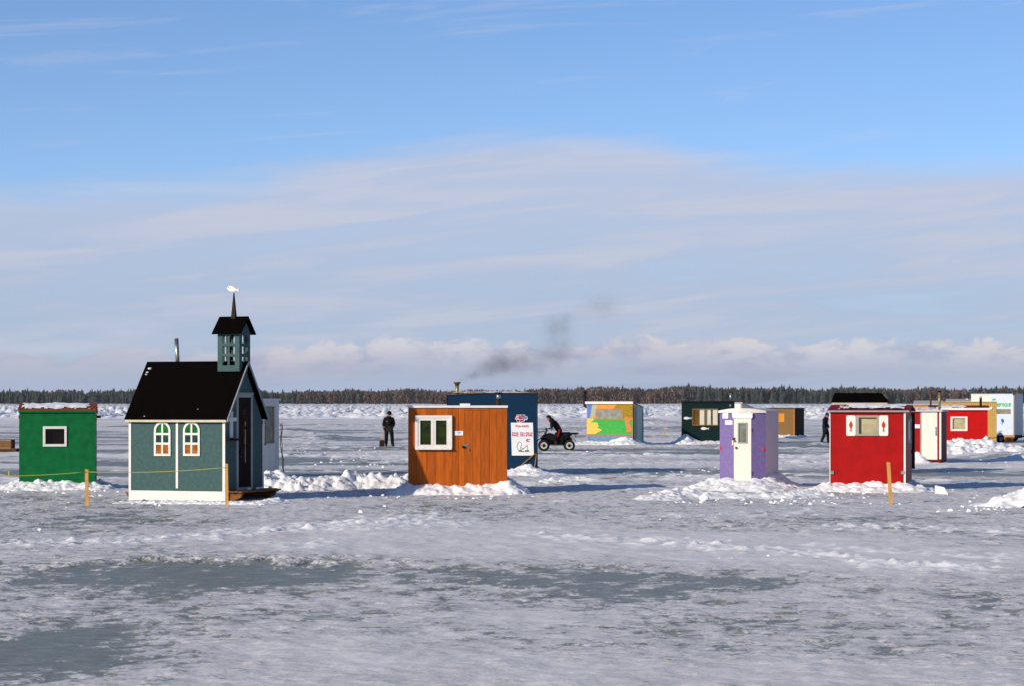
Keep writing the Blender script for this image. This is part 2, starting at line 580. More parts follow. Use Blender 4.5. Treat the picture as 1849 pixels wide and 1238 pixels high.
# trodden tracks: small kicked-up lumps along lines
tr = np.random.default_rng(5)
TRACK = [((0, 985), (420, 968), 90, .035), ((380, 966), (800, 935), 150, .045), ((520, 990), (620, 975), 14, .04), ((940, 964), (1320, 992), 70, .04), ((1180, 973), (1760, 1032), 70, .045), ((1480, 950), (1849, 960), 40, .04), ((1120, 935), (1500, 925), 40, .035),
         ((1460, 985), (1849, 1012), 30, .035), ((620, 955), (860, 945), 40, .04), ((1540, 1020), (1790, 1030), 26, .05)]
cut0 = int(np.searchsorted(gy, 16)); cut1 = int(np.searchsorted(gy, 64))
fx0 = int(np.searchsorted(gx, -14.5)); fx1 = int(np.searchsorted(gx, 14.5))
for (ax, ay), (bx, by), n, hh in TRACK:
    n *= 2
    for k in range(n):
        t = (k + tr.uniform(-0.5, 0.5)) / n
        cx, cy = ground_pt(ax + (bx - ax) * t + tr.normal(0, 14), ay + (by - ay) * t + tr.normal(0, 3.5))
        r = tr.uniform(0.04, 0.11)
        i0, i1 = np.searchsorted(gx, [cx - 3 * r, cx + 3 * r]); j0, j1 = np.searchsorted(gy, [cy - 4 * r, cy + 4 * r])
        if i1 <= i0 or j1 <= j0:
            continue
        xx = (X[j0:j1, i0:i1] - cx) / r; yy = (Y[j0:j1, i0:i1] - cy) / (1.4 * r)
        bumpz = np.exp(-(xx ** 2 + yy ** 2)) * hh * tr.uniform(0.3, 0.8)
        Z[j0:j1, i0:i1] += bumpz
        bare[j0:j1, i0:i1] -= bumpz * 12
        fresh_glint[j0:j1, i0:i1] = np.maximum(fresh_glint[j0:j1, i0:i1], np.exp(-(xx ** 2 + yy ** 2) * 0.35))  # whiter kicked-up snow, with sunlit flecks painted into the same tone


def bay_mat():
    m = bpy.data.materials.new('ice_and_snow')
    m.use_nodes = True
    t = NT(m.node_tree)
    p = m.node_tree.nodes['Principled BSDF']
    at = t.n('ShaderNodeAttribute', attribute_name='bare')
    g = t.n('ShaderNodeNewGeometry')
    pos = g.outputs['Position']
    v1 = t.mapping(pos, (0.62, 0.95, 1.0))
    n1 = t.noise(v1, 5.0, 8.0, 0.74)
    n2 = t.noise(v1, 30.0, 5.0, 0.7)
    n3 = t.noise(pos, 0.9, 4.0, 0.6)
    n4 = t.noise(t.mapping(pos, (1.0, 0.55, 1.0), (7.3, 2.1, 0)), 1.7, 4.0, 0.6, 0.5)
    b = t.m('ADD', at.outputs['Fac'], t.m('MULTIPLY', t.m('SUBTRACT', n1, 0.5), 1.5))
    b = t.m('ADD', b, t.m('MULTIPLY', t.m('SUBTRACT', n4, 0.5), 1.2))
    b = t.m('ADD', b, t.m('MULTIPLY', t.m('SUBTRACT', n2, 0.5), 2.0))
    k = t.ss(b, 0.21, 0.30)
    snowc = t.mix(t.ss(n3, 0.3, 0.7), (0.72, 0.695, 0.685, 1), (0.85, 0.825, 0.81, 1))
    snowc = t.mix(t.ss(b, -0.25, 0.17, 0.0, 0.34), snowc, (0.40, 0.41, 0.42, 1))
    n5 = t.noise(t.mapping(pos, (0.7, 1.0, 1.0), (1.7, 5.1, 0)), 26.0, 6.0, 0.75)
    ca = t.n('ShaderNodeAttribute', attribute_name='calm')
    snowc = t.mix(t.m('MULTIPLY', t.ss(n5, 0.38, 0.60, 0.55, 0.0), t.m('MULTIPLY_ADD', ca.outputs['Fac'], -0.6, 1.0)), snowc, (0.36, 0.36, 0.38, 1))
    fr_at = t.n('ShaderNodeAttribute', attribute_name='fresh_glint')
    fk = t.m('MULTIPLY', fr_at.outputs['Fac'], t.ss(t.m('ADD', n2, t.m('MULTIPLY', n1, 0.6)), 0.72, 0.86))
    snowc = t.mix(fk, snowc, (0.90, 0.90, 0.90, 1))
    icec = t.mix(t.ss(n1, 0.3, 0.7), (0.150, 0.160, 0.125, 1), (0.240, 0.250, 0.200, 1))
    icec = t.mix(t.ss(t.m('ADD', t.m('MULTIPLY', n2, 0.6), t.m('MULTIPLY', n1, 0.4)), 0.50, 0.62, 0.0, 0.6), icec, (0.44, 0.45, 0.43, 1))
    t.put(p.inputs['Base Color'], t.mix(k, snowc, icec))
    t.put(p.inputs['Roughness'], t.ss(k, 0.0, 1.0, 0.75, 0.42))
    t.put(p.inputs['Specular IOR Level'], t.ss(k, 0.0, 1.0, 0.10, 0.16))
    bp = t.n('ShaderNodeBump')
    bp.inputs['Distance'].default_value = 0.03
    t.put(bp.inputs['Strength'], t.ss(k, 0.0, 1.0, 0.55, 0.15))
    t.put(bp.inputs['Height'], t.m('ADD', t.m('MULTIPLY', k, -0.45), t.m('ADD', n1, t.m('MULTIPLY', n2, 0.75))))
    t.put(p.inputs['Normal'], bp.outputs[0])
    return m


bay = grid_mesh('frozen_bay', X, Y, Z, bay_mat(), {'bare': bare, 'fresh_glint': fresh_glint, 'calm': calm})
tag(bay, kind='structure')
_Z, _gx, _gy = Z, gx, gy


def gz(x, y):
    i = int(np.clip(np.searchsorted(_gx, x), 0, len(_gx) - 1)); j = int(np.clip(np.searchsorted(_gy, y), 0, len(_gy) - 1))
    return float(_Z[j, i])


# broken pressure ice along the far side of the bay
ry = [330.0]
while ry[-1] < 1850:
    ry.append(ry[-1] + 1.0 * (ry[-1] / 330) ** 1.7)
ry = np.array(ry)
U, Yr = np.meshgrid(np.linspace(-1, 1, 900), ry)
Xr = U * (55 + Yr * 0.27)
env = np.clip(fbm(Xr / 60, Yr / 45, 3, 81) * 1.2 + 0.45 + 0.5 * sstep(700, 1300, Yr), 0, 1)
env *= sstep(330, 352, Yr + 26 * perlin(Xr / 30, Yr / 200, 84)) * (0.55 + 0.45 * sstep(330, 420, Yr))
Zr = env * (1.7 * np.maximum(0, chunks(Xr, Yr * 0.45, 2.1, 91) - 0.3) + 0.85 * np.maximum(0, chunks(Xr, Yr * 0.5, 0.95, 95) - 0.3) + 0.35 * np.maximum(0, fbm(Xr / 9, Yr / 20, 3, 99)))
Zr = Zr - 0.06
rub = grid_mesh('ice_rubble', Xr, Yr, Zr, M['snow'], smooth=True)
tag(rub, 'white band of broken pressure ice in front of the far wood', kind='stuff')


# ------------------------------------------------------------------ far wood
def tri_soup(name, tris, mats, idx):
    v = np.array(tris, np.float32).reshape(-1, 3)
    n = len(v) // 3
    me = bpy.data.meshes.new(name)
    me.vertices.add(len(v)); me.vertices.foreach_set('co', v.ravel())
    me.loops.add(len(v)); me.loops.foreach_set('vertex_index', np.arange(len(v), dtype=np.int32))
    me.polygons.add(n); me.polygons.foreach_set('loop_start', np.arange(0, len(v), 3, dtype=np.int32))
    for q in mats:
        me.materials.append(q)
    me.polygons.foreach_set('material_index', np.array(idx, np.int32))
    me.update(calc_edges=True)
    return me


M['spruce'] = mat('spruce_needles', (0.040, 0.058, 0.050, 1), 0.9, 0.25, 0.25, spec=0.1)
M['spruce2'] = mat('fir_needles', (0.052, 0.066, 0.052, 1), 0.9, 0.25, 0.25, spec=0.1)
M['twig'] = mat('bare_twigs', (0.175, 0.112, 0.084, 1), 0.95, 0.22, 0.12, spec=0.05)
M['twig2'] = mat('grey_twigs', (0.125, 0.090, 0.074, 1), 0.95, 0.22, 0.12, spec=0.05)
M['bark'] = mat('bark', (0.07, 0.055, 0.045, 1), 0.9, 0.2, 2.0)
fr = np.random.default_rng(23)


def conifer(x, y, z, h, r, out, idx, mi):
    tiers = 6
    for k in range(tiers):
        f0 = 0.08 + 0.92 * k / tiers
        zb = z + h * (f0 - 0.02); zt = z + h * min(1.0, f0 + 1.7 / tiers)
        rr = r * (1 - f0) ** 0.8 * fr.uniform(0.75, 1.2) + 0.12
        n = 7
        a0 = fr.uniform(0, 6.28)
        rad = [rr * fr.uniform(0.6, 1.25) for _ in range(n)]
        for q in range(n):
            a, b = a0 + 6.283 * q / n, a0 + 6.283 * (q + 1) / n
            out.append(((x + rad[q] * math.cos(a), y + rad[q] * math.sin(a), zb + fr.uniform(-0.3, 0.1)), (x + rad[(q + 1) % n] * math.cos(b), y + rad[(q + 1) % n] * math.sin(b), zb), (x, y, zt)))
            idx.append(mi)


def bare_tree(x, y, z, h, r, out, idx, mi, n=46):
    out.append(((x - 0.16, y, z), (x + 0.16, y, z), (x, y, z + h * 0.9))); idx.append(4)
    for k in range(n):
        t = fr.uniform(0.1, 1.0)
        prof = math.sin(math.pi * min(1, (t * 0.9 + 0.08))) ** 0.6
        a = fr.uniform(0, 6.283); q = r * prof * math.sqrt(fr.uniform(0, 1))
        cx, cy, cz = x + q * math.cos(a), y + q * math.sin(a), z + h * t
        L = fr.uniform(1.2, 2.6); wd = fr.uniform(0.3, 0.8); ln = fr.uniform(-0.5, 0.5); aa = fr.uniform(0, 3.14)
        out.append(((cx - wd * math.cos(aa), cy - wd * math.sin(aa), cz - L * 0.5), (cx + wd * math.cos(aa), cy + wd * math.sin(aa), cz - L * 0.5), (cx + ln, cy + ln, min(cz + L * 0.6, z + h)))); idx.append(mi)


tr_, ix_ = [], []
YF = 1932.0
for row in range(7):
    y0 = YF + row * 9
    x = -640.0
    while x < 640:
        x += fr.uniform(1.0, 2.6)
        px = W0 / 2 + x / y0 * F
        yy = y0 + fr.uniform(-5, 5)
        zz = gz(x, yy)
        u = float(perlin(np.array([px / 210.0]), np.array([row * 0.5 + 4.2]), 7)[0])
        hum = math.exp(-((px - 1230) / 260.0) ** 2)
        brown = 0.22 + 2.2 * u + 0.3 * (px > 880) * (px < 1500) + 0.55 * hum * (1 if row > 2 else 0.35) + 0.25 * math.exp(-((px - 760) / 90.0) ** 2) * (row < 4) - 0.25 * (px < 480)
        hv = 12.6 + 2.3 * hum + 1.2 * (px > 1500) + 2.2 * float(perlin(np.array([px / 60.0]), np.array([1.7]), 3)[0]) - 1.0 * (px < 620)
        if fr.uniform(0, 1) < brown:
            h = hv * fr.uniform(0.75, 1.0)
            bare_tree(x, yy, zz, h, fr.uniform(1.9, 3.2), tr_, ix_, 2 + int(fr.uniform(0, 1) < 0.45))
        else:
            h = hv * (fr.uniform(0.7, 1.0) if fr.uniform() < 0.9 else fr.uniform(0.95, 1.15))
            conifer(x, yy, zz, h, h * fr.uniform(0.17, 0.28), tr_, ix_, int(fr.uniform(0, 1) < 0.4))
# spruces that stand clear of the wood
for px in [8, 18, 52, 84, 107, 150, 166, 205, 233, 489, 512, 536, 560, 588, 606, 628, 640, 666, 672, 701, 722, 752, 766, 782, 808, 818, 868, 918, 926, 934, 948, 962, 975, 1000, 1018, 1034, 1050, 1074, 1117, 1462, 1500, 1540, 1556, 1575, 1590, 1606, 1630, 1640, 1668, 1690, 1716, 1738, 1770, 1792, 1812, 1826, 1843]:
    y = YF + fr.uniform(10, 50)
    x = (px + fr.uniform(-3, 3) - W0 / 2) / F * y
    h = fr.uniform(11.5, 14.5)
    conifer(x, y, gz(x, y), h, h * fr.uniform(0.12, 0.18), tr_, ix_, 0)
wood_me = tri_soup('far_wood', tr_, [M['spruce'], M['spruce2'], M['twig'], M['twig2'], M['bark']], ix_)
wood = bpy.data.objects.new('far_wood', wood_me)
col.objects.link(wood)
tag(wood, 'long dark wood of conifers and bare trees on the far shore', kind='stuff')
# ------------------------------------------------------------------ fishing huts


class Hut:
    """root empty at the foot of the front face; local x along the front, y into the hut, z up"""
    def __init__(s, name, px, row, theta, label, cat='fishing hut', group='ice fishing huts on the frozen bay', d=None):
        D = d or dist_of(row)
        s.O = Vector(((px - W0 / 2) / F * D, D, 0))
        s.D = D
        th = R(theta)
        s.ex = Vector((math.cos(th), -math.sin(th), 0)); s.ey = Vector((math.sin(th), math.cos(th), 0))
        s.th = th
        s.root = tag(empty(name, s.O, -th), label, cat, group)

    def _ray(s, px, py):
        return Vector(((px - W0 / 2) / F, 1, -(py - HOR) / F))

    def f(s, px, py, y=0.0):
        """local (x, z) of a photograph point on the plane local y"""
        d = s._ray(px, py)
        t = (y + s.O.dot(s.ey)) / d.dot(s.ey)
        P = d * t
        return (P - s.O).dot(s.ex), CH + d.z * t

    def x(s, px, y=0.0):
        return s.f(px, HOR, y)[0]

    def z(s, py, px=None, y=0.0):
        px = px if px is not None else W0 / 2 + s.O.x / s.O.y * F
        return s.f(px, py, y)[1]

    def sd(s, px, py, x):
        """local (y, z) on the side plane local x"""
        d = s._ray(px, py)
        t = (x + s.O.dot(s.ex)) / d.dot(s.ex)
        P = d * t
        return (P - s.O).dot(s.ey), CH + d.z * t

    def rect(s, p):
        x0, z1 = s.f(p[0], p[2]); x1, z0 = s.f(p[1], p[3])
        return x0, x1, z0, z1

    def world(s, x, y, z=0.0):
        return s.O + s.ex * x + s.ey * y + Vector((0, 0, z))


def frame(name, m, root, r, wd, y0, y1, inner=None):
    """rectangular frame of outer rect r=(x0,x1,z0,z1)"""
    x0, x1, z0, z1 = r
    q = inner or (x0 + wd, x1 - wd, z0 + wd, z1 - wd)
    return MB().holes(x0, x1, z0, z1, y0, y1, [q]).build(name, m, root)


def shell(h, xl, xr, dep, zf, zb, m, z0=0.0, holes=(), m_side=None, t=0.045, side_holes=(), m_back=None):
    """four walls with a floor; zf / zb heights of the front and back wall"""
    r = h.root
    MB().holes(xl, xr, z0, zf, 0, t, list(holes)).build('wall', m, r)
    box('wall', m_back or m, r, xl, xr, dep - t, dep, z0, zb)
    for xx, hs in ((xl, ()), (xr - t, side_holes if zf == zb else ())):
        if zf == zb:
            mb = MB(lambda a, b, c: (b, a, c))
            mb.holes(t, dep - t, z0, zf, xx, xx + t, list(hs)).build('wall', m_side or m, r)
        else:
            mb = MB(lambda a, b, c: (b, a, c))
            k = (zb - zf) / dep
            mb.prism([(t, z0), (dep - t, z0), (dep - t, zb - k * t), (t, zf + k * t)], xx, xx + t).build('wall', m_side or m, r)
    box('floor', M['old_wood'], r, xl + t, xr - t, t, dep - t, z0, z0 + 0.03)


def slab_roof(h, xl, xr, y0, y1, zf, zb, m, th=0.06, name='roof'):
    p = [(xl, y0, zf), (xr, y0, zf), (xr, y1, zb), (xl, y1, zb)]
    return MB().hexa(p + [(a, b, c + th) for a, b, c in p]).build(name, m, h.root)


def pipe(h, m, x, y, z0, z1, r, cap=None, name='chimney', lean=(0, 0)):
    o = MB().tube([(x, y, z0), (x + lean[0], y + lean[1], z1)], r, 12).build(name, m, h.root, True)
    if cap:
        capm, cr, ch = cap
        MB().tube([(x + lean[0], y + lean[1], z1 - ch * 0.2), (x + lean[0], y + lean[1], z1 + ch * 0.5), (x + lean[0], y + lean[1], z1 + ch)], [r * 1.1, cr, cr * 0.92], 12).build('chimney_cap', capm, o, True)
    return o


def snow_patch(h, xl, xr, y0, y1, zf, zb, th=0.07, seed=0, amp=0.18, name='snow_cover'):
    """uneven slab of snow lying on a roof plane; a mesh of its own"""
    n, m_ = 40, 14
    u, v = np.meshgrid(np.linspace(0, 1, n), np.linspace(0, 1, m_))
    xx = xl + (xr - xl) * u; yy = y0 + (y1 - y0) * v
    edge = np.minimum.reduce([u * 6, (1 - u) * 6, v * 3 + 0.02, (1 - v) * 3])
    e = np.clip(edge + amp * 4 * fbm(u * 5 + seed, v * 3, 3, seed), 0, 1) ** 0.6
    zz = zf + (zb - zf) * v + th * e * (0.8 + 0.4 * fbm(u * 7, v * 4 + seed, 3, seed + 3)) - 0.004
    o = grid_mesh(name, xx, yy, zz, M['snow'], keep=e > 0.06)
    o.parent = h.root
    return o


# snow thrown up round a hut
def mound(label, h, xl, xr, dep, rl, rr, rf, rb, hf, seed, amp=0.09, cell=0.2, res=0.04, bump=0.05, name='snow_bank', p=1.25, flat=False):
    xs = np.arange(xl - rl * 1.6, xr + rr * 1.6 + res, res); ys = np.arange(-rf * 1.6, dep + rb * 1.6 + res, res)
    A, B = np.meshgrid(xs, ys)
    dx = np.where(A < xl, (xl - A) / rl, np.where(A > xr, (A - xr) / rr, 0)); dy = np.where(B < 0, -B / rf, np.where(B > dep, (B - dep) / rb, 0))
    t = np.hypot(dx, dy)
    Hh = hf(A, B) if callable(hf) else np.full_like(A, hf)
    tw = np.maximum(t * (1 + 0.28 * fbm(A / 0.6 + seed, B / 0.6, 3, seed)), (t - 1.0) * 3)
    e = np.clip(1 - tw, 0, 1) ** p
    k = sstep(0.0, 0.35, 1 - tw)
    zz = Hh * e * (1 + 0.20 * fbm(A / 0.45, B / 0.45 + seed, 3, seed + 2)) + k * (amp * np.maximum(0, chunks(A + seed, B, cell, seed) - 0.35) + bump * fbm(A / 0.16, B / 0.16, 3, seed + 5) * 0.5 + 0.6 * amp * np.maximum(0, chunks(A, B + seed, cell * 0.45, seed + 1) - 0.4))
    zz = np.where(tw >= 1, -0.06 * np.clip((tw - 1) / 0.1, 0, 1), zz) - 0.012
    inside = (A > xl + 0.12) & (A < xr - 0.12) & (B > 0.12) & (B < dep - 0.12)
    keep = ~inside & (tw < 1.6)
    o = grid_mesh(name, A, B, zz, M['snow'], keep=keep, smooth=not flat)
    o.location = (h.O.x, h.O.y, 0.012); o.rotation_euler = (0, 0, -h.th)
    tag(o, label, 'snow bank', 'shovelled snow banks around the huts')
    return o


def ridge(label, pts, seed, amp=0.12, cell=0.22, res=0.045, name='snow_bank', p=1.2, fade=True, flat=False):
    """free standing bank along a spine of (px, row of its foot line, height, radius)"""
    P = [(ground_pt(a, b) + (c, r)) for a, b, c, r in pts]
    P = np.array(P)
    x0, y0 = (P[:, 0] - P[:, 3]).min(), (P[:, 1] - P[:, 3] * 1.2).min(); x1, y1 = (P[:, 0] + P[:, 3]).max(), (P[:, 1] + P[:, 3] * 1.2).max()
    x0 -= 0.4; x1 += 0.4; y0 -= 0.4; y1 += 0.4
    A, B = np.meshgrid(np.arange(x0, x1, res), np.arange(y0, y1, res))
    zz = np.zeros_like(A); kk = np.zeros_like(A)
    for i in range(len(P) - 1):
        a, b = P[i], P[i + 1]
        L = b[:2] - a[:2]
        t = np.clip(((A - a[0]) * L[0] + (B - a[1]) * L[1]) / max(1e-6, (L ** 2).sum()), 0, 1)
        d = np.hypot(A - a[0] - L[0] * t, B - a[1] - L[1] * t)
        hh = a[2] + (b[2] - a[2]) * t; rr = a[3] + (b[3] - a[3]) * t
        q = d / rr * (1 + 0.3 * fbm(A / 0.5, B / 0.5 + seed, 3, seed))
        zz = np.maximum(zz, hh * np.clip(1 - q, 0, 1) ** p); kk = np.maximum(kk, sstep(0, 0.5, 1 - q))
    zz = zz * (1 + 0.3 * fbm(A / 0.5, B / 0.5, 3, seed + 1)) + kk * (amp * np.maximum(0, chunks(A, B, cell, seed) - 0.35) + 0.6 * amp * np.maximum(0, chunks(A, B, cell * 0.42, seed + 2) - 0.4) + 0.05 * fbm(A / 0.15, B / 0.15, 3, seed + 3) * 0.5)
    keep = kk > 0.001
    zz = np.where(kk > 0.03, zz, -0.05)
    ox, oy = float(P[:, 0].mean()), float(P[:, 1].mean())
    o = grid_mesh(name, A - ox, B - oy, zz, M['snow'], keep=keep, smooth=not flat)
    o.location = (ox, oy, 0.012)
    tag(o, label, 'snow bank', 'shovelled snow banks around the huts')
    return o


def fish_poly(x, z, L, Hh, flip=False):
    pr = [(0.0, 0.0), (0.06, 0.30), (0.22, 0.48), (0.42, 0.50), (0.62, 0.34), (0.80, 0.10), (0.86, 0.10), (1.0, 0.46), (0.955, 0.0), (1.0, -0.46), (0.86, -0.10), (0.80, -0.10), (0.62, -0.30), (0.42, -0.42), (0.22, -0.40), (0.06, -0.24)]
    return [(x + (1 - a if flip else a) * L - L / 2, z + b * Hh) for a, b in pr]


# --- chapel hut -------------------------------------------------------------
M['chapel'] = mat('chapel_stain', C(74, 104, 102), 0.75, 0.14, 12.0, fine=0.3, fscale=70)
M['roof_black'] = mat('black_shingle', (0.0035, 0.0025, 0.0022, 1), 0.95, 0.1, 8.0, spec=0.0)
ch = Hut('chapel_hut', 406.5, 905.5, 20.0, 'blue-green chapel shaped fishing hut with black gabled roof and open belfry')
r = ch.root
xl, _ = ch.f(233.5, 820)
z_sk = ch.z(886.5, 406)
z_ev = ch.z(757, 406)
zt = z_ev - 0.02
Wd, _ = ch.sd(475, 820, 0.0)
_, zr = ch.f(442, 649.3, Wd / 2 * 1.0)
zr = ch.sd(441, 650.5, 0.05)[1]
ymid = Wd / 2
t = 0.04
wins = []
for px0, px1 in ((278.9, 308.7), (331.4, 361.6)):
    wins.append(ch.rect((px0, px1, 759.8, 822.2)))
xb0, xb1 = ch.x(318), ch.x(322)
xm = (xb0 + xb1) / 2
hole = lambda q: (q[0] + 0.05, q[1] - 0.05, q[2] + 0.05, q[3] - 0.05)
MB().holes(xl, xm - 0.002, z_sk, zt, 0, t, [hole(wins[0])]).build('wall_panel', M['chapel'], r)
MB().holes(xm + 0.002, 0, z_sk, zt, 0, t, [hole(wins[1])]).build('wall_panel', M['chapel'], r)
box('wall', M['chapel'], r, xl, 0, Wd - t, Wd, z_sk, zt)
sl = (zr - z_ev) / (ymid + 0.09)
for xx in (xl, -t):
    MB(lambda a, b, c: (b, a, c)).prism([(t, z_sk), (Wd - t, z_sk), (Wd - t, zt - 0.02), (ymid, zr - 0.10), (t, zt - 0.02)], xx, xx + t).build('gable_wall', M['chapel'], r)
box('floor', M['old_wood'], r, xl + t, -t, t, Wd - t, z_sk, z_sk + 0.03)
box('skirt_board', M['white'], r, xl - 0.005, 0.012, -0.022, 0.0, -0.02, z_sk)
box('skirt_board', M['white'], r, 0.0 - 0.001, 0.02, 0.0, 0.18, 0.05, z_sk)
box('batten', M['white'], r, xb0, xb1, -0.018, 0.0, ch.z(880.6, 320), z_ev - 0.03)
box('corner_board', M['white'], r, xl - 0.008, xl + 0.055, -0.02, 0.0, z_sk, z_ev - 0.03)
box('corner_board', M['white'], r, -0.06, 0.006, -0.02, 0.0, z_sk, z_ev - 0.03)
box('corner_board', M['white'], r, 0.0, 0.018, Wd - 0.05, Wd + 0.01, z_sk, z_ev - 0.12)
# roof: two slopes
xr0, xr1 = ch.x(228.5), ch.x(407, -0.09) + 0.05
for sg in (0, 1):
    ya, yb = (-0.10, ymid) if sg == 0 else (Wd + 0.10, ymid)
    MB().hexa([(xr0, ya, z_ev), (xr1, ya, z_ev), (xr1, yb, zr - 0.03), (xr0, yb, zr - 0.03), (xr0, ya, z_ev + 0.035), (xr1, ya, z_ev + 0.035), (xr1, yb, zr), (xr0, yb, zr)]).build('roof_slope', M['roof_black'], r)
box('fascia', mat('cream_trim', C(205, 196, 165), 0.6, 0.08), r, xr0 + 0.02, xr1 - 0.02, -0.112, -0.088, z_ev - 0.055, z_ev - 0.003)
M['barge'] = mat('barge_board', C(150, 158, 160), 0.6, 0.08)
for sg in (0, 1):
    ya = -0.10 if sg == 0 else Wd + 0.10
    MB().hexa([(xr1 + 0.001, ya, z_ev - 0.05), (xr1 + 0.022, ya, z_ev - 0.05), (xr1 + 0.022, ymid, zr - 0.055), (xr1 + 0.001, ymid, zr - 0.055),
               (xr1 + 0.001, ya, z_ev + 0.03), (xr1 + 0.022, ya, z_ev + 0.03), (xr1 + 0.022, ymid, zr + 0.01), (xr1 + 0.001, ymid, zr + 0.01)]).build('barge_board', M['barge'], r)
# snow scraps on the roof
for px, py, s_ in ((271.5, 664, 0.05), (267, 671, 0.035), (265, 675, 0.03), (261.5, 752, 0.018), (358, 739, 0.015)):
    k = (py - 755) / (650 - 755)
    yy = -0.10 + (ymid + 0.10) * k
    xx, zz = ch.f(px, py, yy)
    MB().ball((xx, yy - 0.02, z_ev + 0.035 + (zr - z_ev - 0.035) * k + 0.01), s_, 8, 5, (1, 1.2, 0.6)).build('snow_scrap', M['snow'], r)
# arched windows
M['pane_green'] = glass('green_pane', C(0, 118, 36), C(6, 62, 24), nscale=9)
M['pane_teal'] = glass('teal_pane', C(24, 84, 70), C(6, 26, 22), nscale=9)
M['pane_amber'] = glass('amber_pane', C(176, 108, 14), C(120, 66, 10), nscale=9)


def arch_pts(x0, x1, z0, zs, n=12):
    """outline with a half round top springing at zs"""
    c, rr = (x0 + x1) / 2, (x1 - x0) / 2
    return [(x0, z0), (x1, z0)] + [(c + rr * math.cos(math.pi * k / n), zs + rr * math.sin(math.pi * k / n)) for k in range(n + 1)]


for q in wins:
    x0, x1, z0, z1 = q
    fw = 0.052
    rr = (x1 - x0) / 2
    zs = z1 - rr
    mb = MB()
    n = 14
    outer = arch_pts(x0, x1, z0, zs, n); inner = arch_pts(x0 + fw, x1 - fw, z0 + fw, zs, n)
    for k in range(len(outer)):
        k2 = (k + 1) % len(outer)
        a, b, c_, d_ = outer[k], outer[k2], inner[k2], inner[k]
        mb.hexa([(a[0], -0.03, a[1]), (b[0], -0.03, b[1]), (c_[0], -0.03, c_[1]), (d_[0], -0.03, d_[1]), (a[0], 0, a[1]), (b[0], 0, b[1]), (c_[0], 0, c_[1]), (d_[0], 0, d_[1])])
    xc = (x0 + x1) / 2
    mb.box(xc - 0.022, xc + 0.022, -0.026, -0.002, z0 + fw, z1 - fw + 0.012)
    hin = z1 - z0 - 2 * fw
    rows = [(0.0, 0.30), (0.372, 0.62), (0.692, 1.0)]
    for a, b in ((0.30, 0.372), (0.62, 0.692)):
        mb.box(x0 + fw, x1 - fw, -0.028, -0.003, z0 + fw + hin * a, z0 + fw + hin * b)
    fo = mb.build('window', M['white'], r)
    for k, (a, b) in enumerate(rows):
        for sx in (0, 1):
            xa, xb = (x0 + fw, xc - 0.022) if sx == 0 else (xc + 0.022, x1 - fw)
            za, zb = z0 + fw + hin * a, z0 + fw + hin * b
            mm = (M['pane_amber'], M['pane_teal'], M['pane_green'])[k]
            lb = ('amber glass pane', 'dark teal glass pane', 'green arched glass pane')[k]
            if k < 2:
                po = MB().box(xa, xb, -0.012, -0.006, za, zb).build('pane', mm, fo)
            else:
                ri = rr - fw
                pts = [(xa, za), (xb, za)]
                an = [math.pi * j / 16 for j in range(17)]
                arc = [(xc + ri * math.cos(v), zs + ri * math.sin(v)) for v in an]
                arc = [(min(max(px_, xa), xb), pz) for px_, pz in arc if xa - 1e-6 <= px_ <= xb + 1e-6]
                po = MB().prism(pts + arc, -0.012, -0.006).build('pane', mm, fo)
            po['label'] = lb
# gable door, cross and shelf
side = lambda a, b, c: (b, a, c)
M['door_brown'] = mat('brown_door', (0.016, 0.010, 0.008, 1), 0.75, 0.2, 8.0, spec=0.05)
d0, dz1 = ch.sd(427, 711, 0.02); d1, dz0 = ch.sd(456, 882.6, 0.02)
MB(side).holes(d0, d1, dz0, dz1, 0.0, 0.03, [(d0 + 0.09, d1 - 0.09, dz0 + 0.07, dz1 - 0.07)]).build('door_frame', M['barge'], r)
do = MB(side).box(d0 + 0.092, d1 - 0.092, 0.001, 0.018, dz0 + 0.072, dz1 - 0.072).build('door', M['door_brown'], r)
dc = (d0 + d1) / 2
zq = dz1 - 0.42
MB(side).prism(arch_pts(dc - 0.12, dc + 0.12, zq - 0.75, zq - 0.05, 10), 0.018, 0.024).build('door_light', glass('door_light', (0.02, 0.008, 0.008, 1), (0.008, 0.004, 0.004, 1)), do)
for a in (0.35, 0.85, 1.22):
    MB(side).box(dc + 0.01, dc + 0.035, 0.024, 0.028, zq - a + 0.02, zq - a + 0.32 * (a > 0.4) + 0.12).build('glazing_bar', mat('gilt_bar', C(190, 170, 140), 0.4, 0.1), do)
MB(side).ball((d0 + 0.15, 0.05, dz0 + 0.92), 0.045, 8, 6).build('door_knob', M['black'], do)
MB(side).ball((d0 + 0.2, 0.035, dz0 + 0.80), 0.02, 8, 6).build('lock', M['lock'], do)
MB(side).box(d0 - 0.02, d1 + 0.02, 0.0, 0.05, dz1, dz1 + 0.045).build('door_lintel', M['barge'], r)
c0, cz1 = ch.sd(416, 741.5, 0.03); c1, cz0 = ch.sd(421, 789, 0.03)
e0, ez1 = ch.sd(411.5, 752.7, 0.03); e1, ez0 = ch.sd(426, 759.5, 0.03)
mb = MB(side); mb.box(c0, c1, 0.0, 0.03, cz0, cz1); mb.box(e0, e1, 0.03, 0.055, ez0, ez1)
mb.build('cross', mat('cross_white', C(205, 208, 205), 0.5, 0.05), r)
s0, sz = ch.sd(408.5, 791, 0.05); s1, _ = ch.sd(426, 791, 0.05)
MB(side).box(max(0.0, s0), s1, 0.0, 0.12, sz - 0.05, sz).build('shelf', M['door_brown'], r)
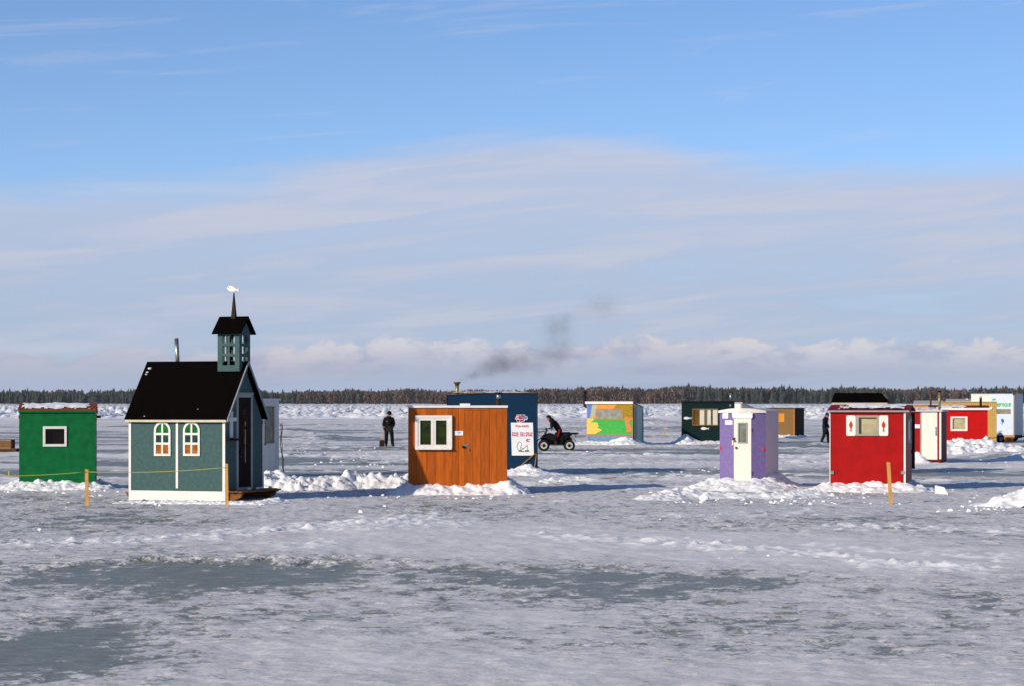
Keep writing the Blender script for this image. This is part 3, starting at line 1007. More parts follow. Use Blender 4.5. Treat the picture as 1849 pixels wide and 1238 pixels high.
# sledge under the hut: runners and boards
M['sled'] = mat('sledge_timber', C(140, 92, 50), 0.8, 0.3, 4.0, stretch=(1, 6, 6), bump=0.3)
for yy in (0.10, Wd - 0.12):
    mb = MB()
    mb.prism([(xl - 0.17, 0.20), (xl - 0.10, 0.09), (xl + 0.05, 0.03), (0.18, 0.03), (0.34, 0.10), (0.40, 0.22)], yy, yy + 0.09)
    mb.build('sledge_runner', M['sled'], r)
for k in range(4):
    MB().box(0.03 + k * 0.10, 0.12 + k * 0.10, 0.02, Wd + 0.12, 0.225 - 0.01 * (k % 2), 0.262 - 0.01 * (k % 2)).build('sledge_board', M['sled'], r)
for a, b in ((0.55, 0.10), (0.80, 0.13), (1.0, 0.07), (1.25, 0.11)):
    MB().ball((b + 0.08, Wd * a * 0.8, 0.28), 0.055, 8, 5, (1, 1, 0.6)).build('snow_scrap', M['snow'], r)
# belfry
bf = ch
xa, xb = ch.f(393, 669, ymid - 0.45)[0], ch.f(432, 669, ymid - 0.45)[0]
tw_ = xb - xa
y0b = ymid - tw_ / 2; y1b = ymid + tw_ / 2
xa, zb0 = ch.f(393, 669.6, y0b); xb, zb1 = ch.f(432.3, 599, y0b)
tw_ = xb - xa
y0b = ymid - tw_ / 2; y1b = ymid + tw_ / 2
MBf = lambda: MB()


def belfry_wall(T, w_, name):
    mb = MB(T)
    k = w_ / 39.0
    cols_ = [(8.7 * k, 17.8 * k), (21.5 * k, 30.7 * k)]
    hts = zb1 - zb0
    rows_ = [(11.2, 27.1), (32.2, 45.8), (50.9, 65.1)]
    hs = [(a, b, zb0 + hts * p_ / 70.6, zb0 + hts * q_ / 70.6) for a, b in cols_ for p_, q_ in rows_]
    mb.holes(0, w_, zb0, zb1, 0, 0.03, hs)
    for a, b in cols_:        # arched heads: spandrel corners in the top lights
        zt_ = zb0 + hts * 65.1 / 70.6
        rr_ = (b - a) / 2
        for sg in (0, 1):
            x_ = a if sg == 0 else b
            s_ = 1 if sg == 0 else -1
            pts = [(x_, zt_)] + [(x_ + s_ * rr_ * (1 - math.cos(v)), zt_ - rr_ * (1.5 - 1.5 * math.sin(v))) for v in (0, 0.3, 0.6, 0.9, 1.2, 1.5)]
            mb.prism(pts, 0.001, 0.029)
    return mb.build(name, M['chapel'], r)


belfry_wall(lambda a, b, c: (xa + a, y0b + b, c), tw_, 'belfry_wall')
belfry_wall(lambda a, b, c: (xa + a, y1b - b, c), tw_, 'belfry_wall')
belfry_wall(lambda a, b, c: (xb - b, y0b + 0.031 + a * (tw_ - 0.062) / tw_, c), tw_, 'belfry_wall')
belfry_wall(lambda a, b, c: (xa + b, y0b + 0.031 + a * (tw_ - 0.062) / tw_, c), tw_, 'belfry_wall')
zc = ch.f(418, 572, ymid)[1]
ov = 0.10
zo = zb1 - 0.005
for sg in (0, 1):
    ya, yb = (y0b - 0.11, ymid) if sg == 0 else (y1b + 0.11, ymid)
    q = [(xa - ov, ya, zo - 0.06), (xb + ov, ya, zo - 0.06), (xb + ov, yb, zc - 0.03), (xa - ov, yb, zc - 0.03)]
    MB().hexa(q + [(a, b, c + 0.03) for a, b, c in q]).build('belfry_roof', M['roof_black'], r)
for xx in (xa, xb - 0.03):
    MB(side).prism([(y0b + 0.002, zo), (y1b - 0.002, zo), (ymid, zc - 0.06)], xx, xx + 0.028).build('belfry_gable', M['chapel'], r)
xs_ = (xa + xb) / 2
zs1 = ch.f(418, 529, ymid)[1]
q0 = 0.055
MB().add([(xs_ - q0, ymid - q0, zc - 0.06), (xs_ + q0, ymid - q0, zc - 0.06), (xs_ + q0, ymid + q0, zc - 0.06), (xs_ - q0, ymid + q0, zc - 0.06), (xs_ - .012, ymid - .012, zs1), (xs_ + .012, ymid - .012, zs1), (xs_ + .012, ymid + .012, zs1), (xs_ - .012, ymid + .012, zs1)],
         [(0, 1, 5, 4), (1, 2, 6, 5), (2, 3, 7, 6), (3, 0, 4, 7), (4, 5, 6, 7), (3, 2, 1, 0)]) if False else None
mb = MB()
mb.hexa([(xs_ - q0, ymid - q0, zc - 0.06), (xs_ + q0, ymid - q0, zc - 0.06), (xs_ + q0, ymid + q0, zc - 0.06), (xs_ - q0, ymid + q0, zc - 0.06), (xs_ - .01, ymid - .01, zs1), (xs_ + .01, ymid - .01, zs1), (xs_ + .01, ymid + .01, zs1), (xs_ - .01, ymid + .01, zs1)])
mb.build('spire', mat('spire_wood', C(52, 42, 30), 0.8, 0.2, 8.0), r)
fx, fz = ch.f(421, 522.8, ymid)
fl = ch.f(432, 522, ymid)[0] - ch.f(410, 522, ymid)[0]
fh = 0.14
T = lambda a, b, c: (a, b, c - (a - fx) * 0.16)
fo = MB(T).prism(fish_poly(fx, fz, fl, fh), ymid - 0.012, ymid + 0.012).build('fish_weathervane', M['white'], r)
MB(T).ball((fx - fl * 0.38, ymid - 0.014, fz + 0.02), 0.011, 8, 5).build('eye', M['black'], fo)
x_, z_ = ch.f(321.5, 650, ymid + 0.2); x2, z2 = ch.f(318.5, 611.5, ymid + 0.2)
MB().tube([(x_, ymid + 0.2, z_ - 0.2), (x2, ymid + 0.2, z2)], 0.05, 12).build('chimney', M['steel'], r, True)
ridge('low trampled snow lip along the white skirt of the chapel hut', [(222, 909, 0.05, 0.28), (300, 909.5, 0.07, 0.3), (400, 911, 0.06, 0.3), (470, 912, 0.05, 0.35), (500, 907, 0.09, 0.4)], 300, amp=0.05, cell=0.12, res=0.03)

# --- white hut behind the chapel ------------------------------------------------
M['grey_white'] = mat('grey_white_paint', C(222, 222, 216), 0.6, 0.06)
wh = Hut('fishing_hut', 452, 862, 34.0, 'narrow white fishing hut with a tall glazed door, half hidden behind the chapel hut')
dep, zt_ = wh.sd(503.7, 721, 0.0)
shell(wh, -1.6, 0.0, dep, zt_ - 0.02, zt_ - 0.02, M['grey_white'])
slab_roof(wh, -1.66, 0.05, -0.05, dep + 0.02, zt_ - 0.018, zt_ - 0.018, M['white'], 0.06)
a0, a1 = wh.sd(470, 727, 0)[0], wh.sd(496.5, 727, 0)[0]
z1_, z0_ = wh.sd(490, 727, 0)[1], wh.sd(490, 856, 0)[1]
MB(side).box(a1, a1 + 0.03, 0.0, 0.012, z0_, z1_).build('door_stop', M['old_wood'], wh.root)
do = MB(side).box(a0, a1, 0.002, 0.03, z0_, z1_).build('door', M['grey_white'], wh.root)
g0, gz1 = wh.sd(480, 735, 0.03); g1, gz0 = wh.sd(492.5, 797, 0.03)
MB(side).holes(g0 - 0.05, g1 + 0.06, gz0 - 0.04, gz1 + 0.04, 0.03, 0.05, [(g0, g1, gz0, gz1)]).build('window_frame', mat('brown_frame', C(150, 130, 90), 0.6, 0.1), do)
MB(side).box(g0, g1, 0.031, 0.036, gz0, gz1).build('pane', glass('frosted_pane', C(150, 152, 140), C(120, 122, 112)), do)
MB(side).ball((wh.sd(479, 800, 0.05)[0], 0.06, wh.sd(479, 801, 0.05)[1]), 0.035, 8, 6).build('door_knob', M['brass'], do)
mb = MB(side)
pts = []
for k in range(12):
    f_ = k / 11
    pts.append((dep + 0.03 + 0.02 * math.sin(k * 1.1) + 0.16 * f_ ** 3, 0.05, zt_ - 0.75 - (zt_ - 0.85) * f_))
mb.tube(pts, 0.013, 7)
mb.tube([(p[0] + 0.03 * math.sin(i * 1.7), 0.09, p[2]) for i, p in enumerate(pts)], 0.012, 7)
ro = mb.build('hanging_rope', mat('old_rope', C(150, 124, 66), 0.9, 0.3, 30.0), None, True)
ro.location = wh.O; ro.rotation_euler = (0, 0, -wh.th)
tag(ro, 'doubled brown rope hanging from the corner of the narrow white hut', 'rope')

# --- green hut -----------------------------------------------------------------
M['green'] = mat('green_paint', C(2, 112, 58), 0.6, 0.16, 5.0, fine=0.2, fscale=45)
M['rust_roof'] = mat('rust_red_roof', C(150, 62, 28), 0.7, 0.2, 9.0)
gh = Hut('fishing_hut', 104, 886, -9.0, 'green fishing hut with one small white framed window and snow on its rusty roof')
xl, xr = gh.x(34.5), gh.x(172)
zf = gh.z(739.5); dep = 1.95
win = gh.rect((77.5, 120.4, 768.5, 805)); wi = gh.rect((81.8, 116.3, 773.2, 800.6))
shell(gh, xl, xr, dep, zf, zf, M['green'], z0=0.10, holes=[wi])
frame('window_frame', M['white'], gh.root, win, 0.05, -0.03, 0.0, inner=wi)
MB().holes(wi[0] - 0.03, wi[1] + 0.03, wi[2] - 0.03, wi[3] + 0.03, 0.046, 0.14, [wi]).build('window_lining', M['old_wood'], gh.root)
box('pane', glass('dark_pane', (0.012, 0.008, 0.006, 1), (0.006, 0.004, 0.003, 1)), gh.root, wi[0], wi[1], 0.10, 0.105, wi[2], wi[3])
zrg = gh.z(727.3, y=dep / 2)
ze = zf - 0.005
for sg in (0, 1):
    ya, yb = (-0.06, dep / 2) if sg == 0 else (dep + 0.16, dep / 2)
    za = ze if sg == 0 else ze - 0.10
    q = [(xl - 0.03, ya, za), (xr + 0.03, ya, za), (xr + 0.03, yb, zrg - 0.04), (xl - 0.03, yb, zrg - 0.04)]
    MB().hexa(q + [(a, b, c + 0.04) for a, b, c in q]).build('roof_slope', M['rust_roof'], gh.root)
for xx in (xl, xr - 0.04):
    MB(side).prism([(0.0, ze - 0.002), (dep, ze - 0.002), (dep / 2, zrg - 0.045)], xx, xx + 0.04).build('gable', M['green'], gh.root)
for sx in (-1, 1):
    xx = xl - 0.05 if sx < 0 else xr + 0.05
    MB().box(xx - 0.06, xx + 0.06, dep - 0.2, dep + 0.15, gh.z(754, y=dep) , gh.z(749, y=dep)).build('eave_bracket', M['rust_roof'], gh.root)
box('eave_board', M['green'], gh.root, xl - 0.02, xr + 0.02, -0.055, -0.002, ze - 0.055, ze - 0.004)
box('sill_board', M['old_wood'], gh.root, xl + 0.02, xr - 0.02, -0.01, 0.05, 0.03, 0.10)
snow_patch(gh, gh.x(38), gh.x(163), -0.05, dep / 2, ze + 0.035, zrg, 0.06, 3)
for zc_ in (0.35, 0.7, 1.1, 1.5, 1.85):
    MB().box(xr + 0.0, xr + 0.012, 0.15, dep - 0.2, zc_, zc_ + 0.05).build('side_batten', M['rust'], gh.root)
mound('knobbly snow bank along the foot of the green hut', gh, xl, xr, dep, 0.75, 0.75, 0.75, 0.5, lambda a, b: 0.24 - 0.05 * a / 1.0 * (a > 0), 310, amp=0.11, cell=0.26)

# --- orange plank hut ---------------------------------------------------------------
oh = Hut('fishing_hut', 826, 892.6, 0.0, 'orange plank fishing hut with a white double casement window and stove pipe')
xl, xr = oh.x(737), oh.x(915.5)
zt_ = oh.z(735.2); z0_ = 0.12
seams = [737, 752, 770.5, 787, 802, 816, 828, 839.2, 853.5, 868, 884, 897, 915.5]
OR = []
for k in range(5):
    f_ = 0.93 + 0.035 * k
    OR.append(mat('orange_plank_stain_' + 'abcde'[k], C(178 * f_ + 8, 93 * f_, 24), 0.5, 0.15, 3.2, stretch=(7, 7, 0.8), fine=0.08, fscale=22))
rs = random.Random(4)
zdoor = oh.z(739.5)
door = empty('door', (0, 0, 0)); door.parent = oh.root
for k in range(len(seams) - 1):
    a, b = oh.x(seams[k]), oh.x(seams[k + 1])
    mm = OR[rs.randrange(5)]
    off = rs.uniform(-0.0025, 0.0025)
    isd = 839 < seams[k] < 884
    top_ = zdoor - 0.006 if isd else zt_
    MB().box(a + 0.003, b - 0.003, -0.02 + off, 0.0, z0_ - 0.05 + (0.03 if isd else 0), top_).build('plank', mm, door if isd else oh.root)
box('door_header', OR[1], oh.root, oh.x(839.5), oh.x(883.7), -0.02, 0.0, zdoor, zt_)
box('backing_wall', M['dark'], oh.root, xl + 0.004, xr - 0.004, 0.001, 0.03, 0, zt_)
for xx in (xl, xr - 0.04):
    box('wall', OR[2], oh.root, xx, xx + 0.04, 0.032, 1.95, 0, zt_)
box('wall', OR[2], oh.root, xl, xr, 1.952, 1.99, 0, zt_)
box('roof', M['white'], oh.root, xl - 0.02, xr + 0.02, -0.06, 2.03, zt_ + 0.002, oh.z(731))
box('roof_vent', M['white'], oh.root, oh.x(829.5), oh.x(848), 0.5, 0.8, oh.z(731), oh.z(727.4, y=0.5))
wn = oh.rect((749.6, 816.4, 748.9, 809.2))
win_o = MB()
win_o.holes(*wn[:2], *wn[2:], -0.10, -0.021, [(wn[0] + 0.07, wn[1] - 0.06, wn[2] + 0.06, wn[3] - 0.06)])
wo_ = win_o.build('window', M['white'], oh.root)
sm = (wn[0] + wn[1]) / 2 + 0.01
for a, b, p in ((wn[0] + 0.07, sm - 0.003, (759, 778.3, 758, 801.8)), (sm + 0.003, wn[1] - 0.06, (787.2, 806.5, 758, 801.8))):
    q = oh.rect(p)
    so = MB().holes(a, b, wn[2] + 0.06, wn[3] - 0.06, -0.085, -0.03, [q]).build('sash', M['white'], wo_)
    po = MB().box(q[0], q[1], -0.05, -0.045, q[2], q[3]).build('pane', glass('olive_pane', C(42, 60, 14), (0.006, 0.004, 0.003, 1), nscale=4.0), wo_)
box('window_sill', M['white'], wo_, wn[0] + 0.01, wn[1] - 0.01, -0.13, -0.1, wn[2] - 0.02, wn[2] + 0.02)
q = oh.rect((821, 836.3, 777, 785))
so = box('notice_plate', mat('notice_white', C(225, 228, 232), 0.5, 0.04), oh.root, q[0], q[1], -0.032, -0.021, q[2], q[3])
M['ink'] = mat('grey_ink', C(70, 72, 74), 0.6, 0.05)
box('lettering', M['ink'], so, q[0] + 0.06, q[1] - 0.06, -0.034, -0.0322, q[3] - 0.035, q[3] - 0.022)
text_mesh('lettering', '8', 0.06, M['ink'], so, (q[0] + q[1]) / 2, -0.0335, (q[2] + q[3]) / 2 - 0.012)
q = oh.rect((834, 847, 801.5, 804.5))
hs = MB(); hs.box(q[0] + 0.03, q[1], -0.032, -0.023, q[2], q[3]); ho = hs.build('hasp', M['steel'], door)
MB().ball((q[0] + 0.04, -0.05, q[2] - 0.02), 0.035, 8, 6).build('padlock', M['black'], ho)
MB().ball((oh.x(845.6), -0.05, oh.z(810)), 0.026, 10, 8).build('door_knob', mat('chrome', (0.8, 0.8, 0.78, 1), 0.12, 0.02, metal=1.0), door)
xq = oh.x(899.8)
po = MB().tube([(xq, 0.9, zt_), (xq, 0.9, oh.z(718.5, y=.9))], 0.057, 14).build('stove_pipe', mat('sooty_pipe', (0.045, 0.03, 0.015, 1), 0.6, 0.2, 9.0), oh.root, True)
MB().tube([(xq, 0.9, oh.z(718.5, y=.9)), (xq, 0.9, oh.z(711, y=.9))], 0.058, 14).build('bright_collar', M['steel'], po, True)
MB().tube([(xq, 0.9, oh.z(711, y=.9)), (xq, 0.9, oh.z(709.5, y=.9)), (xq, 0.9, oh.z(707, y=.9))], [0.06, 0.092, 0.092], 14).build('chimney_cap', M['black'], po, True)
mound('soft snow bank along the foot of the orange plank hut', oh, xl, xr, 1.95, 0.6, 0.62, 0.75, 0.4, lambda a, b: 0.24 + 0.12 * sstep(0.7, 1.3, a) - 0.03 * sstep(0.2, .5, a) * (a < 0.7), 320, amp=0.09, cell=0.32)

# --- blue hut with the painted notice -------------------------------------------------
M['navy'] = mat('navy_paint', C(8, 46, 74), 0.55, 0.10, 10.0)
bh = Hut('fishing_hut', 889, 857, 0.6, 'tall navy blue fishing hut with a white notice board behind the orange hut')
xl, xr = bh.x(808.5), bh.x(969.3)
zl_, zm_, zr_ = bh.z(712), bh.z(708.8), bh.z(708.6)
mb = MB(); mb.prism([(xl, 0), (xr, 0), (xr, zr_), ((xl + xr) / 2 - 0.3, zm_), (xl, zl_)], 0, 0.05); mb.build('wall', M['navy'], bh.root)
mb = MB(); mb.prism([(xl, 0), (xr, 0), (xr, zr_), ((xl + xr) / 2 - 0.3, zm_), (xl, zl_)], 2.15, 2.2); mb.build('wall', M['navy'], bh.root)
box('wall', M['navy'], bh.root, xl, xl + 0.05, 0.052, 2.148, 0, zl_ - 0.01)
box('wall', M['navy'], bh.root, xr - 0.05, xr, 0.052, 2.148, 0, zr_ - 0.01)
xmid = (xl + xr) / 2 - 0.3
for a, b, za, zb in ((xl - 0.02, xmid, zl_, zm_), (xmid, xr + 0.05, zm_, zr_)):
    MB().hexa([(a, -0.05, za), (b, -0.05, zb), (b, 2.25, zb), (a, 2.25, za), (a, -0.05, za + 0.02), (b, -0.05, zb + 0.02), (b, 2.25, zb + 0.02), (a, 2.25, za + 0.02)]).build('roof', M['old_wood'], bh.root)
snow_patch(bh, xl + 0.15, xr - 0.25, -0.04, 2.1, zm_ + 0.012, zm_ + 0.012, 0.05, 8)
box('corner_trim', M['dark'], bh.root, xr + 0.001, xr + 0.03, -0.01, 0.09, 0.0, zr_)
box('corner_trim', M['dark'], bh.root, xl - 0.03, xl - 0.001, -0.01, 0.09, 0.0, zl_)
q = bh.rect((922.4, 962.3, 762, 821.3))
bd = MB(lambda a, b, c: (a + (c - q[3]) * -0.03, b, c)).box(q[0], q[1], -0.03, -0.001, q[2], q[3]).build('notice_board', mat('board_white', C(228, 228, 228), 0.5, 0.04), bh.root)
tx = (q[0] + q[1]) / 2
TT = lambda a, b, c: (a + (c - q[3]) * -0.03, b, c)
M['red_ink'] = mat('red_ink', C(205, 70, 70), 0.6, 0.05)
M['violet_ink'] = mat('violet_ink', C(165, 60, 120), 0.6, 0.05)
for body, rowpx_, wpx, mm in (('724-4435', 768.6, 24.5, M['red_ink']), ('PAG. 721-9214', 781.2, 37, M['red_ink']), ('PAG. 721-9182', 785.2, 37, M['violet_ink'])):
    text_mesh('lettering', body, 0.085, mm, bd, tx, -0.033, bh.z(rowpx_), width=wpx / F * bh.D, bold=0.004, T=TT)
M['sk'] = mat('sketch_ink', C(120, 122, 96), 0.7, 0.1)
mb = MB(TT)


def stroke(mb, pts, wd, y):
    for (ax, ay), (bx, by) in zip(pts[:-1], pts[1:]):
        a = Vector(bh.f(ax, ay)); b = Vector(bh.f(bx, by)); d = (b - a).normalized() * wd; n_ = Vector((-d.y, d.x))
        mb.hexa([(a.x - n_.x, y, a.y - n_.y), (b.x - n_.x, y, b.y - n_.y), (b.x + n_.x, y, b.y + n_.y), (a.x + n_.x, y, a.y + n_.y)] + [(a.x - n_.x, y - .002, a.y - n_.y), (b.x - n_.x, y - .002, b.y - n_.y), (b.x + n_.x, y - .002, b.y + n_.y), (a.x + n_.x, y - .002, a.y + n_.y)])


for pts in ([(934.5, 813), (932.5, 806), (934, 799), (937, 796.5), (940, 798.5), (941, 802), (939, 805), (941, 808), (945, 809)], [(934, 813), (938, 812), (942, 810), (948, 805.5), (951, 803)], [(939, 806), (938, 809), (940, 811)], [(951, 803), (951.5, 812)]):
    stroke(mb, pts, 0.008, -0.0312)
for pts in ([(935, 813.5), (945, 814)], [(947, 812.5), (953, 812)], [(946, 814), (954, 813.5)], [(936, 811.5), (941, 813)]):
    stroke(mb, pts, 0.016, -0.0335)
mb.build('sketch', M['sk'], bd)
# emblem above the board and its small copy on it
M['em_red'] = mat('emblem_red', C(205, 38, 44), 0.5, 0.05); M['em_blue'] = mat('emblem_blue', C(20, 30, 96), 0.5, 0.05); M['em_white'] = mat('emblem_white', C(232, 228, 232), 0.5, 0.04)


def emblem(parent, cx, cz, s, y, word):
    q_ = lambda pts: [(cx + a * s, cz + b * s) for a, b in pts]
    mb = MB(); mb.mi = []
    sh = [(-1.05, -0.1), (-0.82, 0.42), (-0.72, 0.62), (0.60, 0.62), (0.66, 0.36), (1.02, 0.34), (1.08, -0.02), (0.92, -0.22), (0.62, -0.22), (0.56, -0.40), (0.1, -0.56), (0.0, -0.68), (-0.66, -0.62), (-0.86, -0.2)]
    e = mb.prism(q_(sh), y - 0.006, y).build('emblem', M['em_white'], parent)
    MB().prism(q_([(-0.70, 0.54), (-0.10, 0.54), (-0.16, -0.12), (-0.96, -0.12), (-0.84, 0.2)]), y - 0.009, y - 0.0062).build('emblem_field', M['em_red'], e)
    MB().prism(q_([(-0.06, 0.54), (0.54, 0.54), (0.58, 0.30), (-0.08, 0.30)]), y - 0.009, y - 0.0062).build('emblem_field', M['em_blue'], e)
    MB().prism(q_([(-0.78, -0.18), (-0.34, -0.18), (-0.36, -0.55), (-0.62, -0.55)]), y - 0.009, y - 0.0062).build('emblem_field', M['em_blue'], e)
    MB().prism(q_([(-0.28, -0.18), (0.50, -0.18), (0.46, -0.34), (0.06, -0.48), (-0.04, -0.60), (-0.28, -0.56)]), y - 0.009, y - 0.0062).build('emblem_field', M['em_red'], e)
    if word:
        text_mesh('lettering', 'C', 0.62 * s, M['em_white'], e, cx - 0.58 * s, y - 0.0112, cz + 0.12 * s, bold=0.004)
        text_mesh('lettering', 'ARQUEST', 0.5 * s, M['em_blue'], e, cx + 0.38 * s, y - 0.0112, cz + 0.06 * s, width=1.25 * s, bold=0.004)
    return e


ex_, ez_ = bh.f(941.3, 754.5)
emblem(bh.root, ex_, ez_, 0.195, -0.031, True)
ex_, ez_ = bh.f(954, 794)
emblem(bd, ex_, ez_, 0.085, -0.0305, False)
pq = bh.x(825.3, 1.0)
po = MB().tube([(pq, 1.0, zl_ - 0.05), (pq, 1.0, bh.z(694, y=1.0))], 0.062, 12).build('stove_pipe', M['brass'], bh.root, True)
zf_ = bh.z(694, y=1.0)
MB().tube([(pq, 1.0, zf_ - 0.02), (pq, 1.0, zf_ + 0.03), (pq, 1.0, zf_ + 0.075), (pq, 1.0, zf_ + 0.095)], [0.064, 0.08, 0.118, 0.118], 14).build('chimney_cap', M['rust'], po, True)
smoke_src = bh.world(pq, 1.0, zf_ + 0.10)
pts = [bh.f(929, 850, -0.04), bh.f(945, 836, -0.05), bh.f(966, 818, -0.06), bh.f(968.5, 818.2, -0.06), bh.f(966.5, 836, -0.06), bh.f(963.5, 855, -0.06)]
ro = MB().tube([(a, -0.045, b) for a, b in pts], 0.014, 7).build('tow_rope', M['rope'], None, True)
ro.location = bh.O; ro.rotation_euler = (0, 0, -bh.th)
tag(ro, 'yellow rope pulled in a triangle at the corner of the navy hut', 'rope')
fx_, fz_ = bh.f(965, 859, -0.07)
fo = MB().ball((0, 0, 0), 0.048, 12, 8, (1, 1, 1.25)).build('rope_float', mat('float_blue', C(20, 40, 130), 0.4, 0.1), None, True)
fo.location = bh.world(fx_, -0.09, fz_)
tag(fo, 'small dark blue float tied to the rope end at the navy hut', 'float')
mound('tall snow bank heaped at the right foot of the navy hut', bh, xl, xr, 2.2, 0.5, 1.0, 1.5, 0.8, lambda a, b: 0.12 + 0.20 * np.exp(-((a - 1.05) / 0.45) ** 2), 330, amp=0.06, cell=0.24)

# --- hut with the painted mural ----------------------------------------------------------
mh = Hut('fishing_hut', 1142.6, 803, 17.7, 'small fishing hut painted with a beach, grass and tree mural')
r = mh.root
xl = mh.x(1059.5)
zf = mh.z(727.3, 1142)
dep = mh.sd(1161, 760, 0.0)[0]
zb = mh.sd(1160, 735, 0.0)[1]
M['m_orange'] = mat('mural_orange', C(226, 136, 46), 0.6, 0.12, 2.2, c2=C(205, 150, 80))
wn = mh.rect((1076.6, 1124, 738, 755.3))
M['mural_side'] = mat('mural_side', C(178, 204, 186), 0.7, 0.15, 2.5, c2=C(165, 190, 196))
shell(mh, xl, 0.0, dep, zf, zb, M['m_orange'], m_side=M['mural_side'], holes=[wn])
slab_roof(mh, xl - 0.06, 0.03, -0.06, dep + 0.06, zf + 0.003, zb + 0.003, M['old_wood'], 0.05)
box('fascia', M['white'], r, xl - 0.07, 0.03, -0.10, -0.062, zf - 0.03, mh.z(723.8, 1142))


def poly_px(h, pts, y0, y1, m, name, parent):
    return MB().prism([h.f(a, b) for a, b in pts], y0, y1).build(name, m, parent)


mur = empty('mural', (0, 0, 0)); mur.parent = r
mpaint = lambda n, a, b: mat(n, a, 0.6, 0.2, 5.0, c2=b, stretch=(1, 1, 2.2), fine=0.12, fscale=30)
G = mpaint('mural_green', C(34, 164, 66), C(84, 168, 74)); Yl = mpaint('mural_sand', C(246, 200, 92), C(235, 178, 78)); Wt = mpaint('mural_water', C(70, 112, 175), C(132, 150, 140)); Sk = mpaint('mural_sky', C(52, 100, 205), C(110, 150, 190)); Sk2 = mpaint('mural_haze', C(150, 180, 170), C(190, 170, 110))
Tk = mpaint('mural_trunk', C(222, 128, 84), C(210, 112, 70)); Cn = mpaint('mural_leaves', C(118, 122, 26), C(186, 128, 36)); Rd = mpaint('mural_shore', C(170, 110, 90), C(120, 120, 130))
poly_px(mh, [(1060, 727.6), (1070, 727.6), (1068, 736), (1066.5, 745), (1066, 753.8), (1060, 753.8)], -0.004, 0.0, Sk, 'painted_sky', mur)
poly_px(mh, [(1070.3, 727.6), (1079, 727.6), (1077, 737.4), (1075.7, 742), (1073, 748), (1071, 753.6), (1066.3, 753.6), (1067, 745), (1068.3, 736)], -0.004, 0.0, Sk2, 'painted_haze', mur)
poly_px(mh, [(1060, 754.2), (1142, 754.2), (1142, 783), (1060, 783)], -0.004, 0.0, G, 'painted_grass', mur) if False else None
poly_px(mh, [(1060, 754.2), (1076, 754.2), (1076, 755.8), (1142, 755.8), (1142, 783), (1060, 783)], -0.004, 0.0, G, 'painted_grass', mur)
poly_px(mh, [(1060, 754.4), (1071, 754.4), (1073, 756), (1066, 761.5), (1078, 762), (1080, 763.5), (1079, 766), (1081.5, 768), (1078, 771), (1084, 773.5), (1087, 775.5), (1081, 778.5), (1074, 782.6), (1060, 782.6)], -0.008, -0.0042, Yl, 'painted_sand', mur)
poly_px(mh, [(1060, 783.2), (1142, 783.2), (1142, 785.5), (1110, 786), (1085, 785.2), (1060, 785.4)], -0.006, -0.0005, Rd, 'painted_shore', mur)
poly_px(mh, [(1060, 785.6), (1085, 785.4), (1110, 786.2), (1142, 785.7), (1142, 797.5), (1060, 797.5)], -0.004, 0.0, Wt, 'painted_water', mur)
poly_px(mh, [(1127, 752), (1142, 752), (1140, 756), (1136.5, 760), (1137, 766), (1140, 772), (1140, 778), (1130.5, 778), (1132, 773), (1129.5, 764), (1128.5, 757)], -0.011, -0.0085, Tk, 'painted_trunk', mur)
poly_px(mh, [(1125.5, 755), (1125, 746), (1120, 737.5), (1108, 737.4), (1110, 732.5), (1116, 729), (1126, 727.8), (1142, 728.5), (1142, 752.5), (1136, 753.5), (1130, 751)], -0.0145, -0.0115, Cn, 'painted_leaves', mur)
fr_ = frame('window_frame', mat('window_orange', C(205, 120, 70), 0.6, 0.1), r, (wn[0] - 0.03, wn[1] + 0.03, wn[2] - 0.03, wn[3] + 0.03), 0.03, -0.02, -0.0005, inner=wn)
fr_.location.y = -0.001
box('pane', glass('frosted_pane', C(150, 152, 140), C(120, 122, 112)), fr_, wn[0], wn[1], -0.012, -0.006, wn[2], wn[3])
MB(side).box(0.12, 0.75, 0.001, 0.025, 0.25, zb + 0.05).build('door', mat('grey_door', C(150, 158, 158), 0.6, 0.1), r)
MB(side).box(0.76, 0.80, 0.001, 0.03, 0.1, zb + 0.1).build('door_post', M['grey_trim'], r)
MB(side).box(-0.0, 0.05, 0.001, 0.03, 0.1, zf - 0.08).build('corner_post', M['dark'], r)
MB(side).box(dep - 0.07, dep, 0.001, 0.03, 0.1, zb - 0.06).build('corner_post', M['dark'], r)
px_, pz_ = mh.f(1055.8, 706, 0.5)
mb = MB(); pb = mh.z(733, 1060, 0.5)
mb.tube([(xl + 0.1, 0.5, pb), (px_ + 0.06, 0.5, pb), (px_ + 0.01, 0.5, pb + 0.05), (px_, 0.5, pb + 0.14), (px_, 0.5, pz_)], 0.085, 12)
po = mb.build('stove_pipe', M['black'], r, True)
MB().tube([(px_, 0.5, pz_ - 0.02), (px_, 0.5, pz_ + 0.035)], 0.13, 12).build('chimney_cap', M['black'], po, True)
mound('bright snow bank sloping up to the painted mural hut', mh, xl, 0.0, dep, 1.1, 0.6, 1.6, 0.8, lambda a, b: 0.17 + 0.24 * np.exp(-((a + 0.5) / 0.6) ** 2) * (b < 1), 340, amp=0.12, cell=0.3, res=0.06)

